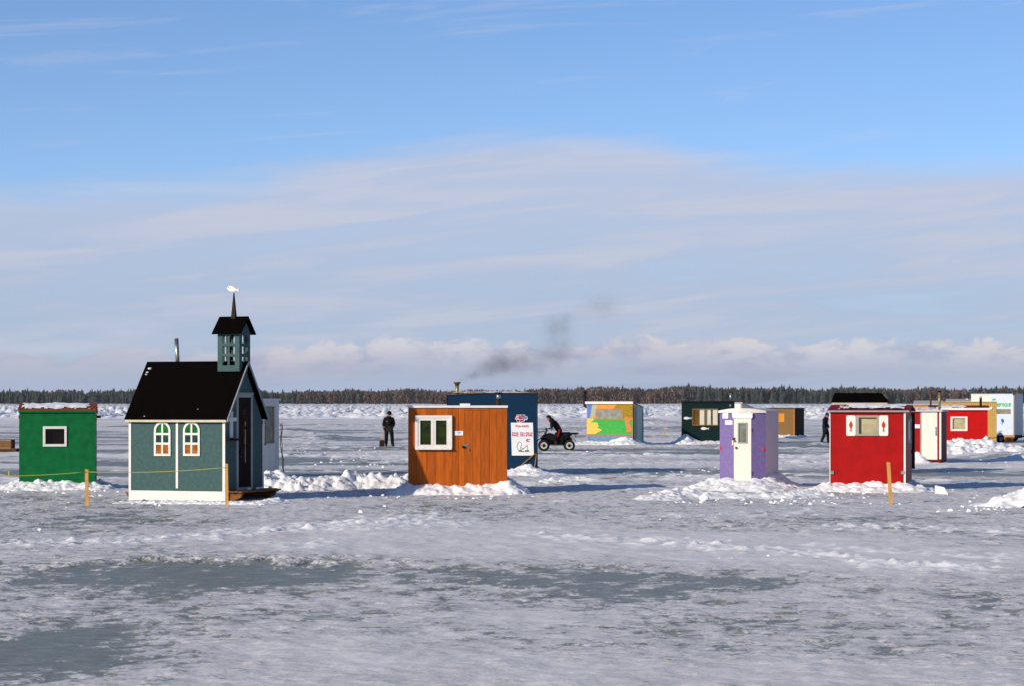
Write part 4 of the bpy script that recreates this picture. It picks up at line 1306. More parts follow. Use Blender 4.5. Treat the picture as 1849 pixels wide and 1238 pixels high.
# --- dark green hut with white fish --------------------------------------------------------
M['dkgreen'] = mat('dark_green_paint', C(5, 36, 36), 0.6, 0.12, 6.0)
dg = Hut('fishing_hut', 1279, 801, 4.2, 'dark green fishing hut with two white wooden fish on its front')
r = dg.root
xl, xr = dg.x(1231), dg.x(1326.4)
zt_ = dg.z(725)
ws = [dg.rect((1251.5, 1271.5, 738, 765.8)), dg.rect((1274.9, 1295.3, 738, 765.8))]
shell(dg, xl, xr, 2.2, zt_, zt_, M['dkgreen'], holes=ws)
box('roof', M['black'], r, xl - 0.05, xr + 0.05, -0.08, 2.28, zt_ + 0.002, zt_ + 0.06)
box('corner_trim', mat('tan_trim', C(150, 120, 90), 0.7, 0.1), r, xl - 0.02, xl - 0.001, -0.01, 0.06, 0.0, zt_)
M['tanwood'] = mat('tan_frame', C(170, 140, 90), 0.7, 0.1)
M['curtain'] = mat('curtain', C(215, 212, 195), 0.9, 0.1, 3.0, stretch=(8, 1, 0.5))
M['brown_board'] = mat('brown_board', C(120, 86, 34), 0.8, 0.25, 3.0)
for k, q in enumerate(ws):
    f_ = frame('window_frame', M['tanwood'], r, (q[0] - 0.03, q[1] + 0.03, q[2] - 0.03, q[3] + 0.03), 0.03, -0.025, 0.0, inner=q)
    wq = q[1] - q[0]
    if k == 0:
        box('inner_board', M['brown_board'], f_, q[0], q[0] + wq * 0.60, 0.05, 0.06, q[2], q[3])
        box('curtain', M['curtain'], f_, q[0] + wq * 0.60, q[1], 0.05, 0.06, q[2], q[3])
    else:
        for a, b, mm, nm in ((0, 0.42, M['curtain'], 'curtain'), (0.42, 0.6, M['brown_board'], 'inner_board'), (0.6, 1.0, M['curtain'], 'curtain')):
            box(nm, mm, f_, q[0] + wq * a, q[0] + wq * b, 0.05, 0.06, q[2], q[3])
for px, py, L in ((1241.5, 754, 14.4), (1272.7, 772.7, 14.8)):
    a, b = dg.f(px, py)
    MB().prism(fish_poly(a, b, L / F * dg.D, 0.17), -0.025, -0.001).build('wooden_fish', M['white'], r)
for px, py, m_, cp in ((1303.2, 711, M['rust'], (M['rust'], 0.065, 0.05)), (1319, 707.5, M['steel'], (M['black'], 0.1, 0.06))):
    pipe(dg, m_, dg.x(px, 0.9), 0.9, zt_, dg.z(py, y=0.9), 0.055, cp)
box('wall_lamp', M['steel'], r, dg.x(1317), dg.x(1320), -0.06, 0.0, dg.z(733), dg.z(729))
mound('white snow bank heaped against the dark green fish hut', dg, xl, xr, 2.2, 0.9, 0.5, 2.4, 0.6, lambda a, b: 0.14 + 0.42 * np.exp(-((a + 1.3) / 0.5) ** 2) + 0.03 * a, 350, amp=0.10, cell=0.3, res=0.06)

# --- white hut behind it ------------------------------------------------------------------
wb = Hut('fishing_hut', 1340, 792, 29, 'low white hut with a sloping grey roof behind the dark green fish hut', d=150)
zf = wb.z(727, 1340); dep = wb.sd(1362, 730, 0.0)[0] 
dep = 2.0
shell(wb, -1.2, 0.0, dep, zf, wb.z(738, y=dep), M['grey_white'])
slab_roof(wb, -1.26, 0.06, -0.08, dep + 0.1, zf + 0.003, wb.z(738, y=dep) + 0.003, mat('grey_snowy_roof', C(186, 182, 182), 0.7, 0.08), 0.06)
box('corner_board', M['tanwood'], wb.root, -0.1, 0.0, -0.02, -0.0005, 0, zf)

# --- chipboard hut ------------------------------------------------------------------------------
M['osb'] = mat('chipboard', C(158, 122, 74), 0.8, 0.28, 14.0, fine=0.3, fscale=40)
ob = Hut('fishing_hut', 1435, 790, 22, 'bare chipboard fishing hut with an orange boarded window')
xl = ob.x(1384)
zt_ = ob.z(736.8, 1435)
dep = ob.sd(1452, 760, 0)[0]
wn = ob.rect((1406.6, 1415.6, 746, 760.3))
shell(ob, xl, 0, dep, zt_, zt_, M['osb'], m_side=mat('shaded_side', (0.03, 0.015, 0.010, 1), 0.8, 0.2), holes=[wn])  # side walls near-black brown, their shade put into the colour
box('window_board', mat('orange_board', C(236, 140, 30), 0.6, 0.1), ob.root, wn[0], wn[1], 0.01, 0.03, wn[2], wn[3])
frame('window_frame', M['tanwood'], ob.root, (wn[0] - 0.04, wn[1] + 0.04, wn[2] - 0.04, wn[3] + 0.04), 0.04, -0.02, 0.0, inner=wn)
box('corner_board', mat('orange_edge', C(190, 120, 50), 0.7, 0.1), ob.root, -0.07, 0.0, -0.02, -0.0005, 0, zt_)
box('roof', mat('brown_roof', C(96, 66, 40), 0.8, 0.2), ob.root, xl - 0.05, 0.05, -0.05, dep + 0.05, zt_ + 0.002, zt_ + 0.06)
mound('thin line of snow at the foot of the chipboard hut', ob, xl, 0, dep, 0.4, 0.3, 0.9, 0.4, 0.16, 360, amp=0.1, cell=0.25, res=0.06)

# --- purple hut -------------------------------------------------------------------------------
M['purple'] = mat('purple_paint', C(128, 112, 164), 0.65, 0.10, 14.0, fine=0.12, fscale=60)
ph = Hut('fishing_hut', 1341, 884, 16.5, 'small purple fishing hut with bowed front, white door and two red reflectors')
r = ph.root
zt_ = ph.z(743); z0_ = 0.10
xa, xb = ph.x(1324.9), ph.x(1357)
bow = 0.22
xl = ph.x(1299.6, bow); xr = ph.x(1382, bow)
dep, _ = ph.sd(1405.5, 800, xr)


def slant(h_, p0, p1, z0, z1, m, name, parent, t=0.04):
    d = Vector((p1[0] - p0[0], p1[1] - p0[1])).normalized(); n_ = Vector((-d.y, d.x)) * t
    q = [(p0[0], p0[1]), (p1[0], p1[1]), (p1[0] + n_.x, p1[1] + n_.y), (p0[0] + n_.x, p0[1] + n_.y)]
    return MB().hexa([(a, b, z0) for a, b in q] + [(a, b, z1) for a, b in q]).build(name, m, parent)


slant(ph, (xl, bow), (xa, 0), z0_, zt_, M['purple'], 'wall', r)
slant(ph, (xb, 0), (xr, bow), z0_, zt_, M['purple'], 'wall', r)
dz1, dz0 = ph.z(754.7), ph.z(869)
box('wall_header', M['purple'], r, xa + 0.001, xb - 0.001, 0.0, 0.04, dz1 + 0.01, zt_)
box('door_sill', mat('orange_edge', C(190, 120, 50), 0.7, 0.1), r, xa + 0.002, xb - 0.002, -0.012, 0.04, dz0 - 0.03, dz0)
M['ivory'] = mat('ivory_paint', C(226, 220, 206), 0.5, 0.05)
wn = ph.rect((1334.7, 1347.7, 764.3, 797))
do = MB().holes(xa + 0.006, xb - 0.006, dz0 + 0.002, dz1, -0.015, 0.02, [wn]).build('door', M['ivory'], r)
frame('door_window_frame', M['grey_trim'], do, (wn[0] - 0.035, wn[1] + 0.035, wn[2] - 0.035, wn[3] + 0.035), 0.03, -0.028, -0.0155, inner=wn)
box('pane', glass('grey_pane', C(128, 130, 118), C(100, 102, 92)), do, wn[0], wn[1], -0.004, 0.002, wn[2], wn[3])
for py in (775, 853):
    MB().box(xb - 0.008, xb + 0.012, -0.03, -0.001, ph.z(py + 3), ph.z(py - 3)).build('hinge', M['red_print'], do)
MB().ball((ph.x(1329.6), -0.04, ph.z(807.5)), 0.033, 10, 6).build('door_knob', M['lock'], do)
MB().box(ph.x(1323), ph.x(1327.5), -0.035, -0.016, ph.z(793.5), ph.z(789)).build('hasp', M['rust'], do)
MB().ball((ph.x(1326.8), -0.05, ph.z(795)), 0.028, 8, 6).build('padlock', M['brass'], do)
MB().box(ph.x(1322), ph.x(1324.5), -0.03, 0.01, ph.z(803), ph.z(794)).build('latch_plate', M['white'], r)
hd = ph.rect((1322.6, 1359, 744.5, 754.2))
n = 14
top_ = [(hd[0] + (hd[1] - hd[0]) * k / n, hd[3] + 0.015 * math.sin(k * 2.3)) for k in range(n, -1, -1)]
bot_ = [(hd[0] + (hd[1] - hd[0]) * k / n, hd[2] + 0.018 * math.sin(k * 3.1 + 1) + 0.02 * (k in (0, n))) for k in range(n + 1)]
MB().prism(bot_ + top_, -0.035, -0.017).build('snowy_header_board', M['snow'], r)
# the two panels to the left of the door follow the slanted wall
sl_l = lambda px: (ph.x(px, bow * 0.5) - xa) / (xl - xa) * bow
for p, nm, mm, th in (((1304.6, 1314.7, 745, 754.5), 'snow_scrap', M['snow'], 0.03), ((1309.3, 1323, 758, 765.6), 'notice_plate', M['em_white'], 0.012)):
    x0 = ph.x(p[0], bow * .6); x1 = ph.x(p[1], bow * .25)
    y0, y1 = (x0 - xa) / (xl - xa) * bow, (x1 - xa) / (xl - xa) * bow
    o = slant(ph, (x0, y0 - th), (x1, y1 - th), ph.z(p[3]), ph.z(p[2]), mm, nm, r, t=th - 0.001)
    if nm == 'notice_plate':
        text_mesh('lettering', '7', 0.075, M['ink'], o, (x0 + x1) / 2, (y0 + y1) / 2 - th - 0.006, (ph.z(p[3]) + ph.z(p[2])) / 2)
for px, py, yy in ((1302.4, 808.3, bow), (1378.3, 809.6, bow * 0.86)):
    xx = ph.x(px, yy)
    MB().tube([(xx, yy - 0.035, ph.z(py)), (xx, yy + 0.0, ph.z(py))], 0.039, 14).build('reflector', mat('reflector_red', C(225, 20, 45), 0.3, 0.05), r)
M['mauve'] = mat('mauve_side', C(208, 198, 206), 0.6, 0.05)
box('wall', M['mauve'], r, xr - 0.04, xr, bow + 0.03, dep, z0_, zt_ - 0.01)
box('wall', M['purple'], r, xl, xl + 0.04, bow + 0.03, dep, z0_, zt_ - 0.01)
box('wall', M['purple'], r, xl + 0.041, xr - 0.041, dep - 0.04, dep, z0_, zt_ - 0.01)
# bowed tin roof
ns = 16
pts_f, pts_b = [], []
zc_ = ph.z(738.2)
for k in range(ns + 1):
    u = k / ns
    xx = xl - 0.03 + (xr - xl + 0.06) * u
    zz = zt_ + 0.003 + (zc_ - zt_) * (1 - (2 * u - 1) ** 2)
    yy = -0.05 + bow * abs(2 * u - 1) ** 1.5
    pts_f.append((xx, yy, zz)); pts_b.append((xx, dep + 0.06, zz))
mb = MB()
allp = pts_f + pts_b + [(a, b, c + 0.035) for a, b, c in pts_f] + [(a, b, c + 0.035) for a, b, c in pts_b]
N1 = ns + 1
fc = []
for k in range(ns):
    fc += [(k, k + 1, N1 + k + 1, N1 + k), (2 * N1 + k, 3 * N1 + k, 3 * N1 + k + 1, 2 * N1 + k + 1), (k, 2 * N1 + k, 2 * N1 + k + 1, k + 1), (N1 + k, N1 + k + 1, 3 * N1 + k + 1, 3 * N1 + k)]
fc += [(0, N1, 3 * N1, 2 * N1), (ns, 2 * N1 + ns, 3 * N1 + ns, N1 + ns)]
mb.add(allp, fc)
mb.build('roof', mat('pale_tin', C(190, 190, 190), 0.5, 0.08, 6.0), r)
mb = MB()
for k in range(ns):
    a, b = pts_f[k], pts_f[k + 1]
    mb.hexa([(a[0], a[1] - 0.012, zt_ - 0.02), (b[0], b[1] - 0.012, zt_ - 0.02), (b[0], b[1] - 0.001, zt_ - 0.02), (a[0], a[1] - 0.001, zt_ - 0.02),
             (a[0], a[1] - 0.012, a[2] + 0.03), (b[0], b[1] - 0.012, b[2] + 0.03), (b[0], b[1] - 0.001, b[2] + 0.03), (a[0], a[1] - 0.001, a[2] + 0.03)])
mb.build('roof_edge', M['ivory'], r)
mound('broad chunky snow mound around the purple hut', ph, xl, xr, dep, 1.05, 0.85, 1.9, 0.6, lambda a, b: 0.27 + 0.04 * (b > 0.3) + 0.08 * np.exp(-((a - xr - 0.1) / 0.2) ** 2) * (b > 0.2), 370, amp=0.09, cell=0.36)
ridge('scattered crumbly snow spread in front of the purple hut', [(1185, 903, 0.05, 0.8), (1225, 897, 0.16, 0.6), (1270, 897, 0.08, 0.9), (1330, 899, 0.05, 1.0), (1400, 899, 0.06, 0.9), (1460, 896, 0.09, 0.8)], 372, amp=0.11, cell=0.30)

# --- red hut with fish shutters -----------------------------------------------------------------
M['red'] = mat('red_paint', C(172, 6, 3), 0.5, 0.13, 3.0, fine=0.12, fscale=50)
M['red_roof'] = mat('red_roof', C(128, 10, 16), 0.6, 0.12, 8.0)
rh = Hut('fishing_hut', 1566, 887, 13.4, 'red fishing hut with white fish shutters and patchy snow on the roof')
r = rh.root
xl, xr = rh.x(1499.6), rh.x(1635.2)
zf = rh.z(741.5)
dep = rh.sd(1645.3, 800, xr)[0]
wi = rh.rect((1551, 1583.2, 752.6, 782.3)); wo_r = rh.rect((1545.3, 1586.8, 749, 785.7))
shell(rh, xl, xr, dep, zf, zf, M['red'], z0=0.08, holes=[wi], m_side=mat('worn_red_wood', C(185, 120, 105), 0.7, 0.2, 4.0))
frame('window_frame', mat('grey_beige', C(160, 155, 142), 0.6, 0.08), r, wo_r, 0.05, -0.03, 0.0, inner=wi)
box('curtain', mat('beige_blind', C(186, 176, 140), 0.8, 0.14, 3.0), r, wi[0], wi[1], 0.06, 0.07, wi[2], wi[3])
for p in ((1528.2, 1545, 749, 785.7), (1587.1, 1603.9, 749, 785.7)):
    q = rh.rect(p)
    cr = 0.035
    pts = []
    for cx_, cz_, a0 in ((q[1] - cr, q[3] - cr, 0), (q[0] + cr, q[3] - cr, 90), (q[0] + cr, q[2] + cr, 180), (q[1] - cr, q[2] + cr, 270)):
        for k in range(4):
            pts.append((cx_ + cr * math.cos(R(a0 + 30 * k)), cz_ + cr * math.sin(R(a0 + 30 * k))))
    so = MB().prism(pts, -0.025, -0.001).build('shutter', M['white'], r)
    cx_, cz_ = (q[0] + q[1]) / 2, (q[2] + q[3]) / 2
    fp = [((a - 0.45) * 0.27, b * 0.10) for a, b in ((0, 0), (0.12, 0.22), (0.40, 0.5), (0.74, 0.13), (0.88, 0.12), (1.0, 0.40), (1.0, -0.40), (0.88, -0.12), (0.74, -0.13), (0.40, -0.5), (0.12, -0.22))]
    fo = MB().prism([(cx_ + b, cz_ - a) for a, b in fp], -0.033, -0.0255).build('painted_fish', mat('fish_red', C(196, 66, 24), 0.6, 0.2, 20.0), so)
for px in (1502.6, 1629.9):
    a, b = rh.f(px, 852)
    MB().box(a - 0.045, a + 0.045, -0.045, -0.001, b - 0.04, b + 0.04).build('bracket', M['steel'], r)
box('corner_board', M['white'], r, xl - 0.022, xl - 0.001, -0.02, 0.05, 0.1, zf - 0.03)
box('corner_board', M['white'], r, xr - 0.045, xr + 0.004, -0.022, -0.0005, 0.1, zf - 0.03)
zrg = rh.z(729.6, y=dep / 2)
xq0, xq1 = rh.x(1493.5), rh.x(1643)
for sg in (0, 1):
    ya, yb = (-0.09, dep / 2) if sg == 0 else (dep + 0.09, dep / 2)
    q = [(xq0, ya, zf - 0.01), (xq1, ya, zf - 0.01), (xq1, yb, zrg - 0.04), (xq0, yb, zrg - 0.04)]
    MB().hexa(q + [(a, b, c + 0.035) for a, b, c in q]).build('roof_slope', M['red_roof'], r)
box('eave_trim', M['grey_trim'], r, xq0 + 0.01, xq1 - 0.01, -0.105, -0.091, zf - 0.02, zf + 0.024)
for xx in (xl, xr - 0.04):
    MB(side).prism([(0.0, zf + 0.001), (dep, zf + 0.001), (dep / 2, zrg - 0.05)], xx, xx + 0.04).build('gable', M['barge'], r)
snow_patch(rh, rh.x(1510), rh.x(1632), 0.05, dep / 2 + 0.02, zf + 0.06, zrg, 0.06, 12, amp=0.25)
do = MB(side).box(0.14, dep - 0.22, 0.001, 0.03, 0.25, zf - 0.1).build('door', mat('worn_red_wood', C(185, 120, 105), 0.7, 0.2, 4.0), r) if False else None
dT = lambda a, b, c: (xr + b, a, c)
do = MB(dT).box(0.16, dep - 0.2, 0.001, 0.028, 0.2, zf - 0.12).build('door', mat('worn_red_wood', C(185, 120, 105), 0.7, 0.2, 4.0), r)
MB(dT).holes(0.36, dep - 0.5, zf - 0.85, zf - 0.2, 0.028, 0.05, [(0.44, dep - 0.58, zf - 0.78, zf - 0.27)]).build('door_window_frame', M['barge'], do)
MB(dT).box(0.44, dep - 0.58, 0.0285, 0.034, zf - 0.78, zf - 0.27).build('pane', glass('grey_pane', C(128, 130, 118), C(100, 102, 92)), do)
MB(dT).ball((dep - 0.42, 0.06, 1.02), 0.05, 8, 6).build('door_knob', M['black'], do)
MB(dT).box(dep - 0.06, dep + 0.02, 0.001, 0.10, 0.55, zf - 0.05).build('door_post', M['black'], r)
mound('smooth glazed snow bank along the foot of the red shutter hut', rh, xl, xr, dep, 0.7, 0.75, 0.95, 0.5, lambda a, b: 0.22 + 0.0 * a, 380, amp=0.08, cell=0.32)

# --- hut with black hipped roof behind the red one ----------------------------------------------------
bk = Hut('fishing_hut', 1553, 858, 8.6, 'fishing hut with a black hipped roof peeping over the red shutter hut', d=76)
xl, xr = bk.x(1501.5), bk.x(1605)
ze_, zt_ = bk.z(725.3), bk.z(708)
shell(bk, xl + 0.08, xr - 0.08, 1.8, bk.z(729), bk.z(729), M['grey_white'])
box('fascia', mat('cream_trim', C(205, 196, 165), 0.6, 0.08), bk.root, xl + 0.01, xr - 0.05, -0.10, 1.9, bk.z(729) + 0.002, ze_ - 0.002)
x2, x3 = bk.x(1506.5, 0.7), bk.x(1591.4, 0.7)
MB().hexa([(xl - 0.02, -0.14, ze_), (xr + 0.03, -0.14, ze_), (xr + 0.03, 1.94, ze_), (xl - 0.02, 1.94, ze_), (x2, 0.7, zt_), (x3, 0.7, zt_), (x3, 1.1, zt_), (x2, 1.1, zt_)]).build('roof', M['roof_black'], bk.root)

# --- dark red hut with white door ---------------------------------------------------------------------
M['red2'] = mat('crimson_paint', C(165, 6, 6), 0.5, 0.12, 5.0)
rd = Hut('fishing_hut', 1699.5, 837, 16.5, 'crimson fishing hut with a tall white door beside the red shutter hut')
r = rd.root
xl = rd.x(1641)
zf = rd.z(742.4, 1699)
dep = rd.sd(1709.6, 780, 0)[0]
M['maroon'] = mat('shaded_crimson', C(92, 8, 10), 0.6, 0.15, 5.0)  # crimson with the side walls' shade put in; base board shares it
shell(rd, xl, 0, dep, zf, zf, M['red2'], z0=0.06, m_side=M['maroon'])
box('roof', mat('pale_tin', C(190, 190, 190), 0.5, 0.08, 6.0), r, xl - 0.05, 0.05, -0.10, dep + 0.05, zf + 0.003, rd.z(738.7, 1699))
snow_patch(rd, xl + 0.02, -0.3, 0.0, dep, rd.z(738.9, 1699), rd.z(738.9, 1699) + 0.02, 0.10, 21)
q = rd.rect((1664, 1692, 743.3, 828.4))
do = box('door', M['ivory'], r, q[0], q[1], -0.022, -0.001, q[2], q[3])
MB().holes(q[0] - 0.05, q[1] + 0.03, q[2] - 0.02, q[3] + 0.015, -0.03, -0.0005, [(q[0] - 0.002, q[1] + 0.002, q[2] - 0.002, q[3] + 0.002)]).build('door_frame', M['grey_trim'], r)
MB().box(rd.x(1689), rd.x(1691), -0.05, -0.022, rd.z(785), rd.z(770)).build('door_handle', M['steel'], do)
q = rd.rect((1648, 1661.2, 765, 772))
bo = box('notice_plate', M['em_white'], r, q[0], q[1], -0.02, -0.001, q[2], q[3])
box('corner_board', M['white'], r, -0.07, 0.002, -0.02, -0.0005, rd.z(828), zf - 0.01)
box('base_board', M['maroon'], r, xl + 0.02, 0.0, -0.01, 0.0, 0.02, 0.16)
pipe(rd, M['brass'], rd.x(1696.3, 0.4), 0.4, zf, rd.z(707, y=0.4), 0.05, (M['black'], 0.058, 0.06))
pipe(rd, M['rust'], rd.x(1680.5, 0.9), 0.9, zf, rd.z(703.5, y=0.9), 0.035, None)
mound('steep snow pile at the left foot of the crimson hut', rd, xl, xl + 0.45, 1.0, 0.6, 0.5, 0.9, 0.5, 0.40, 390, amp=0.10, cell=0.25, res=0.05)

# --- long red hut -----------------------------------------------------------------------------------------
M['red3'] = mat('bright_red_paint', C(188, 4, 3), 0.5, 0.08, 5.0)
lr = Hut('fishing_hut', 1746, 808, 11.3, 'bright red fishing hut with one white window behind a long snow bank')
r = lr.root
xl, xr = lr.x(1709), lr.x(1783.4)
xl -= 0.9
zf = lr.z(737.5)
wi = lr.rect((1720, 1743, 754, 773.6)); wo_l = lr.rect((1716.4, 1747, 750.7, 777))
shell(lr, xl, xr, 2.2, zf, zf, M['red3'], holes=[wi])
frame('window_frame', M['white'], r, wo_l, 0.05, -0.04, 0.0, inner=wi)
box('curtain', mat('beige_blind', C(186, 176, 140), 0.8, 0.14, 3.0), r, wi[0], wi[1], 0.05, 0.06, wi[2], wi[3])
zrg = lr.z(730.8, y=1.1)
for sg in (0, 1):
    ya, yb = (-0.12, 1.1) if sg == 0 else (2.32, 1.1)
    q = [(xl - 0.05, ya, zf - 0.005), (xr + 0.10, ya, zf - 0.005), (xr + 0.06, yb, zrg - 0.04), (xl - 0.05, yb, zrg - 0.04)]
    MB().hexa(q + [(a, b, c + 0.04) for a, b, c in q]).build('roof_slope', M['red_roof'], r)
box('fascia', M['white'], r, xl - 0.05, xr + 0.11, -0.15, -0.122, zf - 0.05, lr.z(735.2))
for xx in (xl, xr - 0.04):
    MB(side).prism([(0.0, zf + 0.001), (2.2, zf + 0.001), (1.1, zrg - 0.05)], xx, xx + 0.04).build('gable', M['red3'], r)
snow_patch(lr, lr.x(1690), lr.x(1745), -0.02, 1.1, zf + 0.05, zrg, 0.05, 25)
pipe(lr, M['black'], lr.x(1770.8, 0.6), 0.6, zf, lr.z(718, y=0.6), 0.065, (M['steel'], 0.05, 0.10))
a, b = lr.f(1789.5, 735.6, -0.1)
ridge('long high snow bank in front of the bright red hut', [(1650, 819, 0.25, 1.6), (1700, 821, 0.62, 2.4), (1730, 821, 0.66, 2.6), (1775, 821, 0.64, 2.6), (1805, 818, 0.34, 2.4), (1840, 817, 0.14, 1.6)], 400, amp=0.16, cell=0.45, res=0.08)

# --- tan hut ----------------------------------------------------------------------------------------------
M['tan'] = mat('tan_paint', C(196, 158, 84), 0.7, 0.08, 5.0)
th_ = Hut('fishing_hut', 1799.4, 801, 12.0, 'tan fishing hut of vertical boards between the red hut and the white trailer')
r = th_.root
xl = th_.x(1701)
zt_ = th_.z(725.5)
nb = 26
for k in range(nb):
    a = xl + (0 - xl) * k / nb; b = xl + (0 - xl) * (k + 1) / nb
    MB().box(a + 0.006, b - 0.006, -0.018 - 0.003 * (k % 2), 0.0, 0.02, zt_).build('board', M['tan'], r)
box('backing_wall', mat('tan_shadow_gap', C(140, 108, 54), 0.8, 0.1), r, xl, 0, 0.001, 0.04, 0.02, zt_)
for xx in (xl, -0.04):
    box('wall', M['tan'], r, xx, xx + 0.04, 0.042, 2.2, 0.02, zt_)
box('wall', M['tan'], r, xl, 0, 2.202, 2.24, 0.02, zt_)
box('roof', mat('tan_roof', C(176, 150, 100), 0.7, 0.1), r, xl - 0.03, 0.03, -0.06, 2.27, zt_ + 0.002, zt_ + 0.05)
a, b = th_.f(1789.5, 735.6)
MB().tube([(a, -0.07, b), (a, -0.022, b)], 0.07, 14).build('wall_lamp', M['em_white'], r)
mb = MB(); a0, b0 = th_.f(1783, 788.5, -0.05); a1, b1 = th_.f(1801, 788, -0.05)
co = mb.tube([(a0, -0.05, b0), ((a0 + a1) / 2, -0.05, b0 - 0.04), (a1, -0.05, b1)], 0.012, 6).build('cable', M['black'], r)

# --- grey roofed hut and white roof beyond -----------------------------------------------------------------
gr = Hut('fishing_hut', 1676, 796, 11, 'ochre hut with a grey snowy roof behind the crimson hut', d=144)
xl, xr = gr.x(1650.5), gr.x(1701)
zf = gr.z(730); zb = gr.z(723.3, y=2.0)
shell(gr, xl, xr, 2.0, zf, zb - 0.03, mat('ochre_paint', C(205, 140, 62), 0.7, 0.1))
slab_roof(gr, xl - 0.05, xr + 0.05, -0.08, 2.05, zf, zb - 0.02, mat('grey_snowy_roof', C(186, 182, 182), 0.7, 0.08), 0.06)
wr = Hut('fishing_hut', 1731, 794, 11, 'hut with a pale snowy roof and tiny vent behind the tan hut', d=158)
xl, xr = wr.x(1709), wr.x(1757)
zf = wr.z(725); zb = wr.z(720.2, y=2.2)
shell(wr, xl, xr, 2.2, zf, zb - 0.03, M['grey_white'])
slab_roof(wr, xl - 0.06, xr + 0.06, -0.1, 2.25, zf, zb - 0.02, mat('grey_snowy_roof', C(186, 182, 182), 0.7, 0.08), 0.06)
pipe(wr, M['white'], wr.x(1746.6, 1.6), 1.6, zf, wr.z(718, y=1.6), 0.06, (M['black'], 0.06, 0.05), name='roof_vent')

# --- white toilet trailer ---------------------------------------------------------------------------------------
M['trailer'] = mat('trailer_white', C(205, 214, 228), 0.4, 0.04, 3.0)
M['trailer_cream'] = mat('trailer_cream', C(214, 220, 205), 0.4, 0.05, 3.0)
tl = Hut('trailer', 1831.7, 797, 26, 'tall white box trailer with green lettering beyond the tan hut', 'trailer', group=None, d=139)
r = tl.root
xl = tl.x(1753.5)
zt_, zb_ = tl.z(711.3, 1831), tl.z(784.5, 1831)
dep = tl.sd(1847, 750, 0)[0]
xs_ = tl.x(1791.3)
box('side_panel', M['trailer_cream'], r, xl, xs_ - 0.003, 0, 0.04, zb_, zt_)
box('side_panel', M['trailer'], r, xs_ + 0.003, 0, 0, 0.04, zb_, zt_)
box('end_panel', mat('trailer_grey', C(196, 200, 206), 0.4, 0.05), r, -0.04, 0, 0.042, dep, zb_, zt_)
box('end_panel', M['trailer'], r, xl, xl + 0.04, 0.042, dep, zb_, zt_)
box('side_panel', M['trailer'], r, xl, 0, dep + 0.002, dep + 0.04, zb_, zt_)
box('roof', M['trailer'], r, xl - 0.01, 0.01, -0.015, dep + 0.05, zt_ + 0.002, zt_ + 0.05)
box('edge_trim', M['tanwood'], r, -0.06, 0.004, -0.018, -0.0005, zb_, zt_)
box('sill_beam', M['tanwood'], r, xs_, 0.0, -0.01, 0.1, zb_ - 0.17, zb_ - 0.002)
box('chassis', M['black'], r, xl + 0.1, -0.02, 0.15, dep - 0.1, zb_ - 0.20, zb_ - 0.003)
for yy in (0.02, dep - 0.02):
    MB().box(-0.10, 0.04, yy - 0.06, yy + 0.08, zt_ - 0.02, zt_ + 0.07).build('corner_lamp', M['rust'], r)
M['gletter'] = mat('green_lettering', C(70, 176, 84), 0.5, 0.1)
a, b = tl.f(1800, 728); c, d_ = tl.f(1826, 733.8)
text_mesh('lettering', 'SEPTIQUE', 0.26, M['gletter'], r, (a + c) / 2 - 0.03, -0.006, (b + d_) / 2 + 0.02, width=(c - a) * 1.04, bold=0.012)
a, b = tl.f(1795, 720.5)
text_mesh('lettering', 'MS', 0.16, M['gletter'], r, a, -0.006, b, bold=0.008)
q = tl.rect((1799.5, 1825, 737.6, 746.2))
box('photo_strip', mat('photo_strip', C(150, 148, 130), 0.6, 0.35, 2.5, c2=C(96, 84, 58)), r, q[0], q[1], -0.008, -0.001, q[2], q[3])
M['bluepr'] = mat('blue_print', C(36, 86, 205), 0.5, 0.05)
pts = [(1807.8, 754.6), (1810.5, 755), (1812.6, 756.6), (1813.2, 759.2), (1812.2, 761.6), (1810.2, 762.2), (1810, 763.6), (1811.6, 764.6), (1808, 764.8), (1809, 763), (1809, 761.5), (1808, 760)]
MB().prism([tl.f(*p) for p in pts], -0.006, -0.001).build('blue_emblem', M['bluepr'], r)
for xx in (-0.55, xl + 0.7):
    for yy in (0.05, dep - 0.2):
        wo2 = MB().tube([(xx, yy, 0.32), (xx, yy + 0.17, 0.32)], 0.31, 18).build('wheel', mat('tyre_rubber', (0.018, 0.017, 0.017, 1), 0.8, 0.1), r)
        MB().tube([(xx, yy - 0.01, 0.32), (xx, yy + 0.18, 0.32)], 0.15, 14).build('rim', M['steel'], wo2)
MB().tube([(0.0, dep / 2, zb_ - 0.12), (1.1, dep / 2 - 0.1, 0.42)], 0.05, 8).build('drawbar', M['black'], r)
MB().tube([(1.0, dep / 2 - 0.1, 0.0), (1.0, dep / 2 - 0.1, 0.62)], 0.035, 8).build('jack_post', M['black'], r)
# things standing below the trailer
x_, y_ = ground_pt(1806, 798.5)
t_ = empty('barrel', (x_, y_, 0)); tag(t_, 'squat black barrel with a pale top standing at the end of the tan hut', 'barrel')
MB().tube([(0, 0, 0), (0, 0, 0.06), (0, 0, 0.22), (0, 0, 0.38), (0, 0, 0.44)], [0.20, 0.235, 0.25, 0.235, 0.19], 16).build('drum', M['black'], t_, True)
MB().tube([(0, 0, 0.44), (0, 0, 0.50), (0, 0, 0.58), (0, 0, 0.62)], [0.185, 0.16, 0.08, 0.05], 14).build('lid', mat('pale_plastic', C(200, 200, 192), 0.5, 0.08), t_, True)
MB().box(-0.09, 0.09, -0.262, -0.244, 0.12, 0.34).build('paper_label', mat('grey_label', C(140, 138, 130), 0.6, 0.2, 20), t_)
MB().tube([(-0.2, -0.05, 0.5), (-0.08, -0.02, 0.66), (0.1, 0, 0.7)], 0.02, 6).build('handle', M['old_wood'], t_)
x_, y_ = ground_pt(1822, 797.5)
